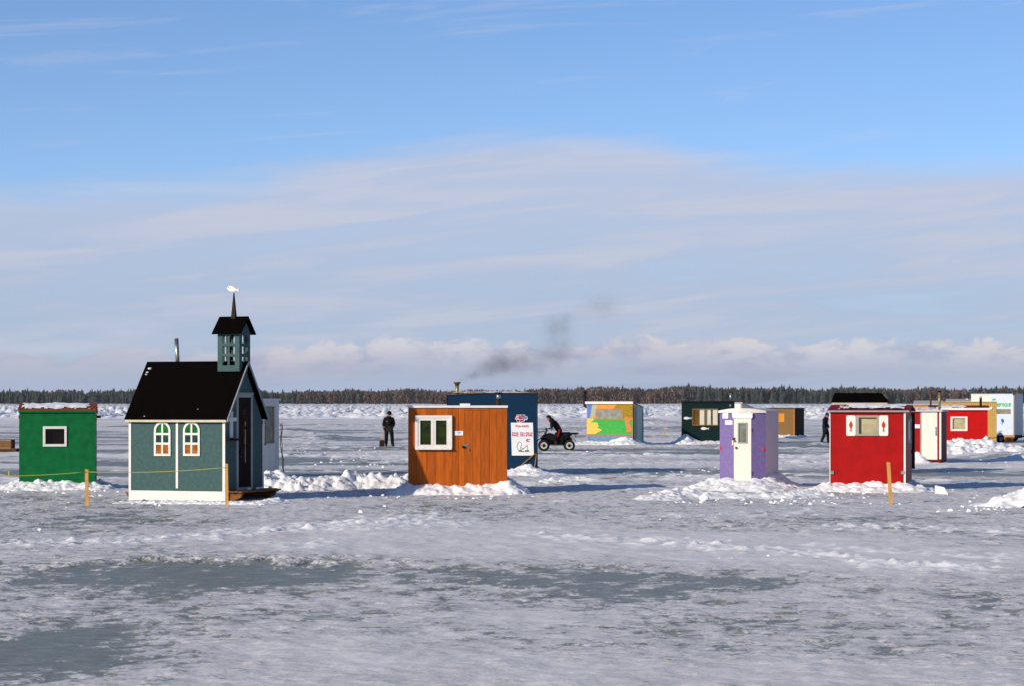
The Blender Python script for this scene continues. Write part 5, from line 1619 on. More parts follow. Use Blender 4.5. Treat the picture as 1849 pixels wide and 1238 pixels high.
t_ = empty('crate', (x_, y_, 0), 0.3); tag(t_, 'low orange brown crate lying under the edge of the white trailer', 'crate')
MB().box(-0.22, 0.22, -0.16, 0.16, 0.02, 0.05).build('bottom', M['old_wood'], t_)
mc = mat('orange_crate', C(190, 110, 50), 0.7, 0.15)
for a in (-0.16, 0.14):
    for k in range(2):
        MB().box(-0.22, 0.22, a, a + 0.02, 0.05 + k * 0.14, 0.17 + k * 0.14).build('slat', mc, t_)
for a in (-0.22, 0.20):
    MB().box(a, a + 0.02, -0.138, 0.138, 0.05, 0.31).build('end_board', mc, t_)

# ------------------------------------------------------------------ loose banks and blocks of snow
ridge('lumpy ridge of shovelled snow between the chapel hut and the orange hut', [(486, 886, 0.30, 0.55), (530, 886, 0.26, 0.55), (585, 885, 0.30, 0.6), (640, 883, 0.42, 0.65), (660, 883, 0.40, 0.6), (700, 883, 0.34, 0.6), (730, 882, 0.40, 0.6)], 410, amp=0.19, cell=0.24)
ridge('small snow heap at the foot of the narrow white hut', [(476, 872, 0.16, 0.6), (492, 868, 0.26, 0.6), (508, 869, 0.22, 0.7), (530, 868, 0.05, 0.5)], 415, amp=0.12, cell=0.25)
ridge('smooth bright snow heap running out of the picture edge', [(1795, 914, 0.05, 0.7), (1840, 915, 0.30, 1.0), (1890, 915, 0.62, 1.3), (1960, 914, 0.6, 1.3)], 420, amp=0.03, cell=0.4, p=1.0)
ridge('low snow hump at the picture edge beyond the crimson hut', [(1812, 832, 0.05, 1.0), (1850, 831, 0.28, 1.3), (1900, 830, 0.3, 1.3)], 425, amp=0.10, cell=0.4, res=0.06)
ridge('low snow lip trailing right from the mound of the navy hut', [(1000, 873, 0.10, 0.7), (1045, 872, 0.16, 0.6), (1085, 872, 0.05, 0.5)], 427, amp=0.10, cell=0.25)


def block_mesh(seed, n=14):
    g = random.Random(seed)
    bm = bmesh.new()
    for k in range(n):
        v = Vector((g.gauss(0, 1), g.gauss(0, 1), g.gauss(0, 1))).normalized()
        bm.verts.new((v.x * 0.5, v.y * 0.42, 0.32 + v.z * 0.40))
    bmesh.ops.convex_hull(bm, input=bm.verts)
    loose = [v for v in bm.verts if not v.link_faces]
    bmesh.ops.delete(bm, geom=loose, context='VERTS')
    me = bpy.data.meshes.new('snow_block')
    bm.to_mesh(me); bm.free()
    me.materials.append(M['snow'])
    return me


BM = [block_mesh(k, 10 + 2 * k) for k in range(6)]


def block(px, row, wpx, label, hs=0.8, k=0, group=None, rz=0.3):
    x, y = ground_pt(px, row)
    o = bpy.data.objects.new('snow_block', BM[k % 6])
    s_ = wpx / F * y
    o.location = (x, y, gz(x, y) - 0.02); o.scale = (s_, s_, s_ * hs); o.rotation_euler = (0, 0, rz)
    col.objects.link(o)
    return tag(o, label, 'snow block', group)


# the one big slab
x, y = ground_pt(1700, 892.5)
o = MB().hexa([(-.16, -.07, -.03), (.17, -.07, -.03), (.15, .12, -.03), (-.14, .13, -.03), (-.155, -.06, .22), (.06, -.05, .17), (.05, .1, .165), (-.15, .1, .21)]).build('snow_block', M['snow'])
o.location = (x, y, gz(x, y))
tag(o, 'squarish snow slab standing on the ice right of the red shutter hut', 'snow block')
block(628, 892, 9, 'grey rounded chunk in the shade at the foot of the lumpy ridge', 0.9, 2)
block(1342, 908, 26, 'widest flat topped chunk at the front of the purple hut mound', 0.6, 1, rz=0.1)
block(1271, 905, 22, 'chunky block at the front left of the purple hut mound', 0.9, 3)
block(1225, 894, 15, 'upright block standing alone left of the purple hut mound', 1.5, 4)
block(1372, 886, 22, 'tilted slab lying on the purple hut mound below the door', 0.7, 5)
block(1412, 893, 20, 'big lump at the right end of the purple hut mound', 0.9, 0)
g_ = random.Random(9)
for k in range(46):
    zone = g_.choice([(1460, 1849, 893, 925), (1180, 1460, 895, 915), (1640, 1800, 840, 880), (560, 760, 893, 900), (480, 900, 815, 850), (980, 1300, 815, 860), (930, 1060, 872, 885)])
    block(g_.uniform(zone[0], zone[1]), g_.uniform(zone[2], zone[3]), g_.uniform(3.5, 8), 'small loose chunk of snow lying on the flat ice', g_.uniform(0.5, 0.9), k, 'small loose snow chunks on the ice', g_.uniform(0, 6))
# crumbs too many to count
mb_v, mb_f = [], []
cg = random.Random(13)
ZN = [(1180, 1470, 890, 912, 420), (1450, 1700, 886, 915, 300), (1640, 1849, 895, 928, 260), (480, 745, 884, 900, 260), (0, 200, 884, 898, 220), (735, 960, 884, 902, 240), (225, 480, 905, 915, 130), (980, 1300, 800, 860, 260), (480, 760, 808, 850, 240), (1640, 1849, 830, 870, 200), (0, 240, 905, 975, 50), (450, 900, 915, 960, 60), (940, 1849, 935, 1010, 60)]
for a, b, c, d, n in ZN:
    ctr = [(cg.uniform(a, b), cg.uniform(c, d)) for q in range(max(3, n // 30))]
    for k in range(n // 3):
        px, row = cg.choice(ctr)
        px += cg.gauss(0, 22); row += cg.gauss(0, 2.6)
        row = min(max(row, c), d)
        x, y = ground_pt(px, row)
        s_ = 0.008 + 0.045 * cg.random() ** 3
        o0 = len(mb_v); z0 = gz(x, y)
        for q in ((-1, -.8, 0), (1, -.7, 0), (.9, .8, 0), (-.8, .9, 0), (-.5, -.4, .9), (.6, -.5, .75), (.4, .5, .8)):
            mb_v.append((x + q[0] * s_ * cg.uniform(.7, 1.3), y + q[1] * s_ * cg.uniform(.7, 1.3), z0 - 0.005 + q[2] * s_ * cg.uniform(.8, 1.4)))
        mb_f += [tuple(i + o0 for i in f_) for f_ in ((0, 1, 5, 4), (1, 2, 6, 5), (2, 3, 6), (3, 0, 4), (3, 4, 6), (4, 5, 6))]
me = bpy.data.meshes.new('snow_crumbs'); me.from_pydata(mb_v, [], mb_f); me.materials.append(M['snow'])
o = bpy.data.objects.new('snow_crumbs', me); col.objects.link(o)
tag(o, 'countless crumbs of snow strewn over the ice round the huts', kind='stuff')

# ------------------------------------------------------------------ stakes, twine, crates, stick


def stake(pxb, rowb, pxt, rowt, wpx, label):
    x, y = ground_pt(pxb, rowb)
    k = y / F
    z1 = CH - (rowt - HOR) * k
    dx = (pxt - pxb) * k
    hw = wpx * k / 2
    mb = MB()
    mb.hexa([(-hw, -.011, -.05), (hw, -.011, -.05), (hw, .011, -.05), (-hw, .011, -.05), (dx - hw, -.011, z1), (dx + hw, -.011, z1 - .012), (dx + hw, .011, z1 - .012), (dx - hw, .011, z1)])
    o = mb.build('stake', M['wood'])
    o.location = (x, y, 0)
    tag(o, label, 'stake', 'wooden stakes driven into the ice')
    return x + dx, y, z1


s1 = stake(157.5, 913, 156.5, 846, 6.2, 'upright wooden stake with twine in front of the green hut')
s2 = stake(410, 915.5, 409, 835.5, 5.4, 'upright wooden stake with twine at the front corner of the chapel hut')
s3 = stake(1609, 911, 1604, 833, 6.4, 'leaning wooden stake without twine in front of the red shutter hut')
s4 = stake(1200, 785.5, 1202, 767, 2.2, 'small far stake between the mural hut and the dark green hut')
s0 = stake(-70, 914, -71, 850, 6.2, 'wooden stake holding the twine end beyond the green hut')
pts = []
for (a, za), (b, zb) in (((s0, s0[2] - 0.08), (s1, s1[2] - 0.06)), ((s1, s1[2] - 0.06), (s2, s2[2] - 0.09))):
    for k in range(13):
        f_ = k / 12
        sag = 0.05 * 4 * f_ * (1 - f_)
        pts.append((a[0] + (b[0] - a[0]) * f_, a[1] + (b[1] - a[1]) * f_ - 0.02, za + (zb - za) * f_ - sag))
tw = MB().tube(pts, 0.0065, 6).build('twine', M['twine'], None, True)
tag(tw, 'thin yellow twine strung between the stakes before the green and chapel huts', 'twine')
x, y = ground_pt(19, 853)
x, y = s0[0] + (s1[0] - s0[0]) * (19 + 70) / 228, s0[1] - 0.03
fl_ = MB().hexa([(x - .012, y - .004, .69), (x + .012, y - .004, .69), (x + .012, y, .69), (x - .012, y, .69), (x - .014, y - .004, .80), (x + .014, y - .004, .80), (x + .014, y, .80), (x - .014, y, .80)]).build('ribbon', M['twine'])
tag(fl_, 'short yellow ribbon hanging on the twine left of the green hut', 'ribbon')
x, y = ground_pt(1100, 871.5)
o = MB().tube([(-0.22, 0, 0.03), (0.22, 0.25, 0.05)], 0.014, 7).build('stick', mat('orange_stick', C(196, 130, 60), 0.7, 0.2))
o.location = (x, y, gz(x, y))
tag(o, 'short stick lying on the ice right of the navy hut', 'stick')
# crate and pallet at the left edge
x, y = ground_pt(6, 814)
t_ = empty('crate', (x, y, 0), -0.05)
tag(t_, 'weathered wooden crate standing on a pallet at the left picture edge', 'crate')
zc0 = 0.15
for k in range(2):
    MB().box(-0.65, 0.44, -0.30, -0.27, zc0 + 0.03 + k * 0.17, zc0 + 0.18 + k * 0.17).build('slat', M['old_wood'], t_)
    MB().box(-0.65, 0.44, 0.27, 0.30, zc0 + 0.03 + k * 0.17, zc0 + 0.18 + k * 0.17).build('slat', M['old_wood'], t_)
for xx in (-0.66, 0.44):
    MB().box(xx, xx + 0.05, -0.32, 0.32, zc0 + 0.0, zc0 + 0.40).build('end_board', mat('dark_wood', C(96, 60, 30), 0.8, 0.3, 4.0), t_)
for k in range(3):
    MB().box(-0.66, 0.48, -0.32 + k * 0.215, -0.12 + k * 0.215, zc0 + 0.401, zc0 + 0.43).build('lid_board', mat('grey_wood', C(140, 118, 84), 0.8, 0.25, 4.0), t_)
t_ = empty('pallet', (x, y, 0), -0.05)
tag(t_, 'low wooden pallet under the crate at the left picture edge', 'pallet')
for k in range(5):
    MB().box(-0.75, 0.74, -0.42 + k * 0.17, -0.30 + k * 0.17, 0.11, 0.145).build('deck_board', M['old_wood'], t_)
for yy in (-0.40, -0.02, 0.32):
    MB().box(-0.75, 0.74, yy, yy + 0.07, 0.0, 0.108).build('stringer', mat('dark_wood', C(96, 60, 30), 0.8, 0.3, 4.0), t_)

# ------------------------------------------------------------------ people
M['suit'] = mat('black_snowsuit', (0.005, 0.005, 0.005, 1), 0.8, 0.2, 12.0)
M['suit2'] = mat('navy_snowsuit', (0.008, 0.010, 0.018, 1), 0.8, 0.2, 12.0)
M['skin'] = mat('face_skin', C(206, 116, 70), 0.6, 0.08)
M['boot'] = mat('winter_boot', (0.03, 0.022, 0.016, 1), 0.8, 0.2)
M['glove'] = mat('dark_glove', (0.025, 0.02, 0.02, 1), 0.8, 0.2)
M['knit'] = mat('black_knit', (0.008, 0.008, 0.009, 1), 0.95, 0.2, 40.0)
M['knit_blue'] = mat('blue_knit', C(30, 44, 120), 0.95, 0.2, 40.0)


def skin_body(name, J, parent, suit, hands, face_dir):
    """J: joint positions; one continuous skinned surface with fingers, face and clothes"""
    V, E, Rd = [], [], []

    def add(p, r_, to=None):
        V.append(tuple(p)); Rd.append(r_)
        if to is not None:
            E.append((to, len(V) - 1))
        return len(V) - 1
    v = lambda n_: Vector(J[n_])
    pel = add(v('pelvis'), (0.20, 0.155))
    wst = add(v('pelvis').lerp(v('chest'), 0.45), (0.205, 0.16), pel)
    cst = add(v('chest'), (0.225, 0.17), wst)
    up = add(v('chest').lerp(v('neck'), 0.65), (0.18, 0.13), cst)
    nk = add(v('neck'), 0.062, up)
    hd0 = add(v('head') - (v('head') - v('neck')).normalized() * 0.06, (0.075, 0.085), nk)
    hd1 = add(v('head') + (v('head') - v('neck')).normalized() * 0.03, (0.083, 0.098), hd0)
    hd2 = add(v('head') + (v('head') - v('neck')).normalized() * 0.10, (0.060, 0.070), hd1)
    fd = Vector(face_dir).normalized()
    add(v('head') + fd * 0.118 - Vector((0, 0, 0.025)), 0.014, hd1)
    for s_ in ('l', 'r'):
        sh = add(v('sho_' + s_), 0.10, up)
        add_e = add(v('sho_' + s_).lerp(v('elb_' + s_), 0.5), 0.090, sh)
        el_ = add(v('elb_' + s_), 0.082, add_e)
        wr_ = add(v('wri_' + s_), 0.056, el_)
        if hands[s_]:
            hdir = (v('wri_' + s_) - v('elb_' + s_)).normalized()
            ax, cu_ = Vector(hands[s_][0]).normalized(), Vector(hands[s_][1]).normalized()
            pm = add(v('wri_' + s_) + hdir * 0.07, 0.036, wr_)
            for q, L in zip((-1.5, -0.5, 0.5, 1.5), (0.034, 0.042, 0.044, 0.038)):
                b0 = v('wri_' + s_) + hdir * 0.105 + ax * 0.020 * q
                f0 = add(b0, 0.010, pm)
                f1 = add(b0 + hdir * L * 0.7 + cu_ * L * 0.5, 0.0095, f0)
                add(b0 + hdir * L * 0.5 + cu_ * L * 1.3, 0.008, f1)
            t0 = add(v('wri_' + s_) + hdir * 0.055 + ax * 0.045, 0.012, pm)
            add(v('wri_' + s_) + hdir * 0.085 + ax * 0.055 + cu_ * 0.035, 0.010, t0)
        hp = add(v('hip_' + s_), 0.13, pel)
        th0 = add(v('hip_' + s_).lerp(v('kne_' + s_), 0.5), 0.118, hp)
        kn = add(v('kne_' + s_), 0.100, th0)
        cf = add(v('kne_' + s_).lerp(v('ank_' + s_), 0.4), 0.096, kn)
        an = add(v('ank_' + s_), 0.074, cf)
        he = add(v('ank_' + s_) - Vector((0, 0, 0.045)) + (v('ank_' + s_) - v('toe_' + s_)) * 0.15, 0.045, an)
        add(v('toe_' + s_), (0.046, 0.036), an)
    me = bpy.data.meshes.new(name)
    me.from_pydata(V, E, [])
    tmp = bpy.data.objects.new(name, me)
    col.objects.link(tmp)
    md = tmp.modifiers.new('skin', 'SKIN'); md.use_smooth_shade = True
    sub = tmp.modifiers.new('sub', 'SUBSURF'); sub.levels = 1; sub.render_levels = 1
    sv = me.skin_vertices[0].data
    for k, r_ in enumerate(Rd):
        sv[k].radius = r_ if isinstance(r_, tuple) else (r_, r_)
        sv[k].use_root = (k == 0)
    dg = bpy.context.evaluated_depsgraph_get()
    m2 = bpy.data.meshes.new_from_object(tmp.evaluated_get(dg))
    bpy.data.objects.remove(tmp)
    m2.materials.clear()
    for q in (suit, M['skin'], M['boot'], M['glove']):
        m2.materials.append(q)
    hc = v('head')
    for p in m2.polygons:
        c = p.center
        mi = 0
        if (c - hc).length < 0.17 and (c - v('neck')).length > 0.05 and c.z > v('neck').z - 0.02:
            mi = 1
        for s_ in ('l', 'r'):
            if hands[s_] and (c - v('wri_' + s_)).length < 0.22 and (c - v('wri_' + s_)).dot(v('wri_' + s_) - v('elb_' + s_)) > 0:
                mi = 3
            if c.z < v('ank_' + s_).z + 0.06 and (c - v('ank_' + s_)).length < 0.28:
                mi = 2
        p.material_index = mi
        p.use_smooth = True
    o = bpy.data.objects.new(name, m2)
    col.objects.link(o)
    o.parent = parent
    for sg in (-1, 1):
        sd_ = fd.cross(Vector((0, 0, 1))).normalized()
        MB().ball(tuple(hc + fd * 0.093 + sd_ * 0.032 * sg + Vector((0, 0, 0.012))), 0.011, 8, 5).build('eye', M['black'], o)
        MB().ball(tuple(hc + sd_ * 0.092 * sg - Vector((0, 0, 0.005))), 0.026, 8, 5, (0.6, 1, 1.2)).build('ear', M['skin'], o)
    MB().ball(tuple(hc + fd * 0.094 - Vector((0, 0, 0.052))), 0.018, 8, 5, (1.2, 1.0, 0.35)).build('mouth', mat('lips', C(150, 70, 52), 0.6, 0.1), o)
    return o


def lathe_hat(name, m, parent, c, updir, r0, hgt):
    u = Vector(updir).normalized(); c = Vector(c)
    pts = [c, c + u * hgt * 0.30, c + u * hgt * 0.62, c + u * hgt * 0.86, c + u * hgt]
    return MB().tube([tuple(p) for p in pts], [r0, r0 * 1.03, r0 * 0.90, r0 * 0.58, r0 * 0.16], 16).build(name, m, parent, True)


# standing man with a shovel
x, y = ground_pt(702, 811.5)
pr = empty('person', (x, y, gz(x, y)), 0)
tag(pr, 'man in black snowsuit and black cap standing beside a shovel', 'person')
J = dict(pelvis=(0, 0.02, 0.94), chest=(0.0, 0.02, 1.29), neck=(0.01, -0.01, 1.50), head=(0.03, -0.05, 1.62),
         sho_l=(0.19, 0.02, 1.40), elb_l=(0.265, 0.06, 1.13), wri_l=(0.19, -0.13, 0.98), sho_r=(-0.19, 0.02, 1.40), elb_r=(-0.265, 0.05, 1.13), wri_r=(-0.235, -0.08, 0.93),
         hip_l=(0.11, 0.02, 0.88), kne_l=(0.17, -0.01, 0.48), ank_l=(0.18, 0.03, 0.10), toe_l=(0.28, -0.10, 0.042),
         hip_r=(-0.11, 0.02, 0.88), kne_r=(-0.12, -0.01, 0.48), ank_r=(-0.13, 0.03, 0.10), toe_r=(-0.12, -0.16, 0.042))
b_ = skin_body('body', J, pr, M['suit'], {'l': ((1, 0, 0), (-0.6, -0.4, -0.3)), 'r': ((0, 1, 0), (-0.5, -0.2, 0))}, (0.25, -0.92, -0.25))
lathe_hat('cap', M['knit'], pr, (0.03, -0.035, 1.645), (0.0, 0.12, 1), 0.115, 0.16)
MB().tube([(0.03, -0.12, 1.665), (0.055, -0.21, 1.645)], [0.075, 0.05], 10).build('cap_peak', M['knit'], pr, True)
MB().tube([(0.0, -0.01, 1.45), (0.01, -0.02, 1.50), (0.02, -0.03, 1.545)], [0.145, 0.125, 0.105], 16, False).build('collar', M['suit'], pr, True)
MB().ball((-0.08, -0.145, 1.27), 0.018, 8, 5).build('badge', M['ivory'], pr)
MB().ball((0.03, -0.15, 1.01), 0.014, 8, 5).build('zip_pull', M['steel'], pr)
sh = empty('shovel', (x - 0.33, y - 0.12, gz(x, y)), 0)
tag(sh, 'shovel with wooden shaft and rusty blade held upright by the man in black', 'shovel')
MB().tube([(0.0, 0, 0.22), (0.10, 0.02, 0.98)], 0.019, 8).build('shaft', M['wood'], sh, True)
MB().tube([(0.05, 0.02, 1.0), (0.155, 0.02, 0.985)], 0.018, 8).build('grip', M['wood'], sh, True)
MB().prism([(-0.13, 0.02), (0.12, 0.02), (0.13, 0.30), (0.04, 0.345), (-0.03, 0.345), (-0.13, 0.30)], -0.02, 0.02).build('blade', mat('rusty_blade', (0.05, 0.012, 0.008, 1), 0.6, 0.3, 12.0), sh)

# man walking behind the red hut
x, y = ground_pt(1491, 801.5)
pr = empty('person', (x, y, gz(x, y)), R(68))
tag(pr, 'man in dark snowsuit and blue knit hat walking past the red shutter hut', 'person')
J = dict(pelvis=(0, 0.05, 0.93), chest=(0.0, 0.03, 1.28), neck=(0.0, -0.04, 1.49), head=(0.0, -0.10, 1.60),
         sho_l=(0.21, 0.02, 1.39), elb_l=(0.29, 0.02, 1.12), wri_l=(0.25, -0.14, 0.93), sho_r=(-0.21, 0.02, 1.39), elb_r=(-0.29, 0.06, 1.12), wri_r=(-0.26, -0.10, 0.90),
         hip_l=(0.10, 0.04, 0.88), kne_l=(0.11, -0.12, 0.49), ank_l=(0.11, -0.10, 0.10), toe_l=(0.12, -0.29, 0.042),
         hip_r=(-0.10, 0.04, 0.88), kne_r=(-0.11, 0.06, 0.48), ank_r=(-0.11, 0.24, 0.14), toe_r=(-0.12, 0.08, 0.05))
skin_body('body', J, pr, M['suit2'], {'l': ((0, 1, 0), (-0.5, -0.2, 0)), 'r': ((0, 1, 0), (0.5, -0.2, 0))}, (0, -1, -0.15))
lathe_hat('knit_hat', M['knit_blue'], pr, (0.0, -0.085, 1.615), (0.0, 0.15, 1), 0.112, 0.17)
MB().tube([(0.0, -0.02, 1.44), (0.0, -0.04, 1.49), (0.0, -0.06, 1.53)], [0.145, 0.125, 0.105], 16, False).build('collar', M['suit2'], pr, True)
MB().ball((-0.165, 0.11, 1.34), 0.035, 8, 5, (1, 1, 0.8)).build('badge', mat('orange_badge', C(206, 120, 80), 0.6, 0.2), pr)

# ------------------------------------------------------------------ quad bike and rider
D_ = dist_of(813.8)
kx = D_ / F
ax_ = (1028.2 - W0 / 2) * kx
at_ = empty('quad_bike', (ax_, D_ + 0.45, gz(ax_, D_ + 0.45)), 0)
tag(at_, 'black four wheeled quad bike facing left behind the navy hut', 'quad bike')
# local: rear axle at x=0, front axle at x=-wb; near side is y=-0.45
wb_ = 46 * kx
RT = 0.272
M['tyre'] = mat('tyre_rubber', (0.018, 0.017, 0.017, 1), 0.8, 0.1)
M['rimw'] = mat('pale_rim', C(205, 200, 185), 0.4, 0.1, metal=0.2)
M['quad'] = mat('quad_plastic', (0.006, 0.006, 0.006, 1), 0.5, 0.15, spec=0.15)
for wx in (0.0, -wb_):
    for wy, s_ in ((-0.45, -1), (0.23, 1)):
        wh_ = empty('wheel', (wx, wy, RT)); wh_.parent = at_
        wd_ = 0.22
        prof = [(0.0, RT * 0.60), (0.02, RT * 0.86), (0.05, RT * 0.97), (0.11, RT), (0.17, RT * 0.97), (0.20, RT * 0.86), (wd_, RT * 0.60)]
        tv = MB().tube([(0, a, 0) for a, b in prof], [b for a, b in prof], 28)
        for q in range(18):
            t = 2 * math.pi * q / 18
            u0, u1 = t, t + 0.16
            pr_ = [(math.cos(v_) * rr_, a_, math.sin(v_) * rr_) for a_ in (0.03, 0.19) for v_, rr_ in ((u0, RT * 0.95), (u1, RT * 0.95), (u1, RT * 1.035), (u0, RT * 1.035))]
            tv.hexa(pr_)
        tv.build('tyre', M['tyre'], wh_)
        yo = -0.004 if s_ < 0 else wd_ - 0.002
        yi = yo + (0.012 if s_ < 0 else -0.012)
        rm = MB()
        rm.tube([(0, yo, 0), (0, yi, 0)], RT * 0.60, 22)
        rm.tube([(0, yo - 0.012 * -s_ * -1, 0), (0, yo, 0)], RT * 0.30, 16)
        rm.build('rim', M['rimw'], wh_)
        MB().tube([(0, yo + 0.03 * s_, 0), (0, yo + 0.014 * s_, 0)], RT * 0.13, 12).build('hub', M['black'], wh_)
        for q in range(6):
            t = 2 * math.pi * q / 6
            MB().ball((math.cos(t) * RT * 0.44, yo + 0.001 * s_, math.sin(t) * RT * 0.44), 0.016, 6, 4).build('rim_slot', M['black'], wh_)
body = MB()
cy0, cy1 = -0.16, 0.16
body.prism([(-wb_ - 0.10, 0.42), (-wb_ + 0.1, 0.30), (-0.25, 0.28), (0.05, 0.34), (0.15, 0.55), (0.05, 0.72), (-0.30, 0.72), (-0.50, 0.70), (-0.66, 0.80), (-wb_ + 0.28, 0.88), (-wb_ - 0.02, 0.80), (-wb_ - 0.16, 0.62)], cy0, cy1)
body.build('body', M['quad'], at_)


def fender(cx, a0, a1, rr_, y0, y1):
    mb = MB(); n_ = 10
    for q in range(n_):
        t0 = R(a0 + (a1 - a0) * q / n_); t1 = R(a0 + (a1 - a0) * (q + 1) / n_)
        mb.hexa([(cx + rr_ * math.cos(t0), y0, RT + rr_ * math.sin(t0)), (cx + rr_ * math.cos(t1), y0, RT + rr_ * math.sin(t1)), (cx + rr_ * math.cos(t1), y1, RT + rr_ * math.sin(t1)), (cx + rr_ * math.cos(t0), y1, RT + rr_ * math.sin(t0)),
                 (cx + (rr_ + .025) * math.cos(t0), y0, RT + (rr_ + .025) * math.sin(t0)), (cx + (rr_ + .025) * math.cos(t1), y0, RT + (rr_ + .025) * math.sin(t1)), (cx + (rr_ + .025) * math.cos(t1), y1, RT + (rr_ + .025) * math.sin(t1)), (cx + (rr_ + .025) * math.cos(t0), y1, RT + (rr_ + .025) * math.sin(t0))])
    return mb.build('mudguard', M['quad'], at_)


for y0, y1 in ((-0.50, -0.165), (0.165, 0.50)):
    fender(0.0, 30, 165, 0.37, y0, y1)
    fender(-wb_, 15, 150, 0.37, y0, y1)
    MB().box(-wb_ + 0.36, -0.36, y0 + 0.05 if y0 < 0 else y0, y1 if y0 < 0 else y1 - 0.05, 0.27, 0.31).build('footboard', mat('footboard_metal', (0.18, 0.14, 0.06, 1), 0.5, 0.1, metal=0.5), at_)
    MB().prism([(-wb_ + 0.30, 0.34), (-0.34, 0.34), (-0.30, 0.70), (-0.60, 0.76), (-wb_ + 0.42, 0.74)], y0 * 0.45 if y0 < 0 else y0 + 0.002, y1 - 0.002 if y0 < 0 else y1 * 0.45).build('side_panel', M['quad'], at_)
MB().tube([(-0.70, 0, 0.80), (-0.55, 0, 0.80), (-0.30, 0, 0.78), (0.0, 0, 0.80), (0.12, 0, 0.80)], [0.09, 0.13, 0.135, 0.13, 0.08], 14).build('seat', mat('seat_vinyl', (0.014, 0.013, 0.013, 1), 0.5, 0.1), at_, True)


def rack(x0, x1, z, name):
    mb = MB()
    for y_ in (-0.38, -0.19, 0.0, 0.19, 0.38):
        mb.tube([(x0, y_, z), (x1, y_, z)], 0.014, 6)
    for x_ in (x0, x1):
        mb.tube([(x_, -0.40, z), (x_, 0.40, z)], 0.016, 6)
    for x_ in (x0 + 0.1, x1 - 0.1):
        for y_ in (-0.2, 0.2):
            mb.tube([(x_, y_, z - 0.22), (x_, y_, z)], 0.014, 6)
    return mb.build(name, M['black'], at_, True)


rack(-0.18, 0.42, 0.88, 'rear_rack')
MB().box(0.02, 0.40, -0.30, 0.30, 0.80, 0.865).build('rack_pad', M['black'], at_)
rack(-wb_ - 0.34, -wb_ + 0.14, 0.94, 'front_rack')
MB().tube([(-wb_ - 0.36, -0.3, 0.45), (-wb_ - 0.42, -0.28, 0.62), (-wb_ - 0.36, -0.28, 0.86)], 0.02, 6).build('bull_bar', M['black'], at_, True)
MB().tube([(-wb_ - 0.36, 0.3, 0.45), (-wb_ - 0.42, 0.28, 0.62), (-wb_ - 0.36, 0.28, 0.86)], 0.02, 6).build('bull_bar', M['black'], at_, True)
MB().box(0.36, 0.45, -0.34, -0.22, 0.83, 0.90).build('tail_lamp', mat('tail_red', C(190, 30, 50), 0.3, 0.1), at_)
MB().ball((-wb_ - 0.20, -0.30, 0.66), 0.055, 10, 6, (0.7, 1, 1)).build('headlight', mat('lamp_glass', C(205, 200, 190), 0.2, 0.1), at_)
MB().ball((-wb_ - 0.12, -0.34, 0.74), 0.03, 8, 5).build('reflector', mat('tail_red', C(190, 30, 50), 0.3, 0.1), at_)
MB().ball((-wb_ + 0.55, -0.20, 0.66), 0.022, 8, 5).build('fuel_cap', M['ivory'], at_)
hx, hz = -wb_ + 0.17, 1.08
mb = MB(); mb.tube([(hx - 0.10, 0, 0.82), (hx, 0, hz - 0.04)], 0.03, 8)
mb.tube([(hx + 0.10, -0.40, hz + 0.02), (hx + 0.02, -0.22, hz), (hx, 0, hz - 0.03), (hx + 0.02, 0.22, hz), (hx + 0.10, 0.40, hz + 0.02)], 0.016, 8)
hb_ = mb.build('handlebar', M['black'], at_, True)
MB().box(hx - 0.10, hx - 0.03, -0.10, 0.10, hz - 0.08, hz + 0.05).build('instrument_pod', M['quad'], hb_)
MB().prism([(hx - 0.30, 0.90), (hx - 0.26, 0.90), (hx - 0.07, 1.12), (hx - 0.09, 1.13)], -0.20, 0.20).build('windscreen', mat('smoked_screen', C(120, 125, 120), 0.2, 0.1), at_)
for s_ in (-1, 1):
    MB().tube([(hx + 0.085, s_ * 0.36, hz + 0.015), (hx + 0.135, s_ * 0.47, hz + 0.03)], 0.024, 8).build('grip', M['black'], hb_, True)
    MB().ball((hx + 0.02, s_ * 0.34, hz + 0.07), 0.03, 8, 5, (0.5, 1.3, 0.8)).build('mirror', M['ivory'], hb_)
MB().tube([(0.04, -0.18, 0.52), (0.10, -0.20, 0.66), (0.06, -0.18, 0.76)], 0.018, 6).build('exhaust_guard', M['steel'], at_, True)

pr = empty('person', tuple(at_.location), 0)
tag(pr, 'man in black suit with red thigh stripe leaning forward on the quad bike', 'person')
hw_ = hx + 0.10
J = dict(pelvis=(-0.48, 0, 1.00), chest=(-0.70, 0, 1.34), neck=(-0.90, 0, 1.52), head=(-1.00, 0, 1.59),
         sho_l=(-0.82, 0.20, 1.43), elb_l=(-0.86, 0.37, 1.20), wri_l=(hw_ + 0.11, 0.40, hz + 0.06), sho_r=(-0.82, -0.20, 1.43), elb_r=(-0.85, -0.37, 1.20), wri_r=(hw_ + 0.11, -0.40, hz + 0.06),
         hip_l=(-0.46, 0.12, 0.96), kne_l=(-0.66, 0.28, 0.66), ank_l=(-0.58, 0.31, 0.41), toe_l=(-0.75, 0.32, 0.345),
         hip_r=(-0.46, -0.12, 0.96), kne_r=(-0.66, -0.28, 0.66), ank_r=(-0.58, -0.31, 0.41), toe_r=(-0.75, -0.32, 0.345))
skin_body('body', J, pr, M['suit'], {'l': ((0, 1, 0), (0.2, 0, -1)), 'r': ((0, -1, 0), (0.2, 0, -1))}, (-0.85, 0, -0.55))
lathe_hat('cap', M['knit'], pr, (-0.995, 0, 1.61), (0.10, 0, 1), 0.115, 0.145)
MB().tube([(-0.82, 0, 1.45), (-0.89, 0, 1.52), (-0.94, 0, 1.555)], [0.15, 0.12, 0.10], 16, False).build('collar', M['suit'], pr, True)
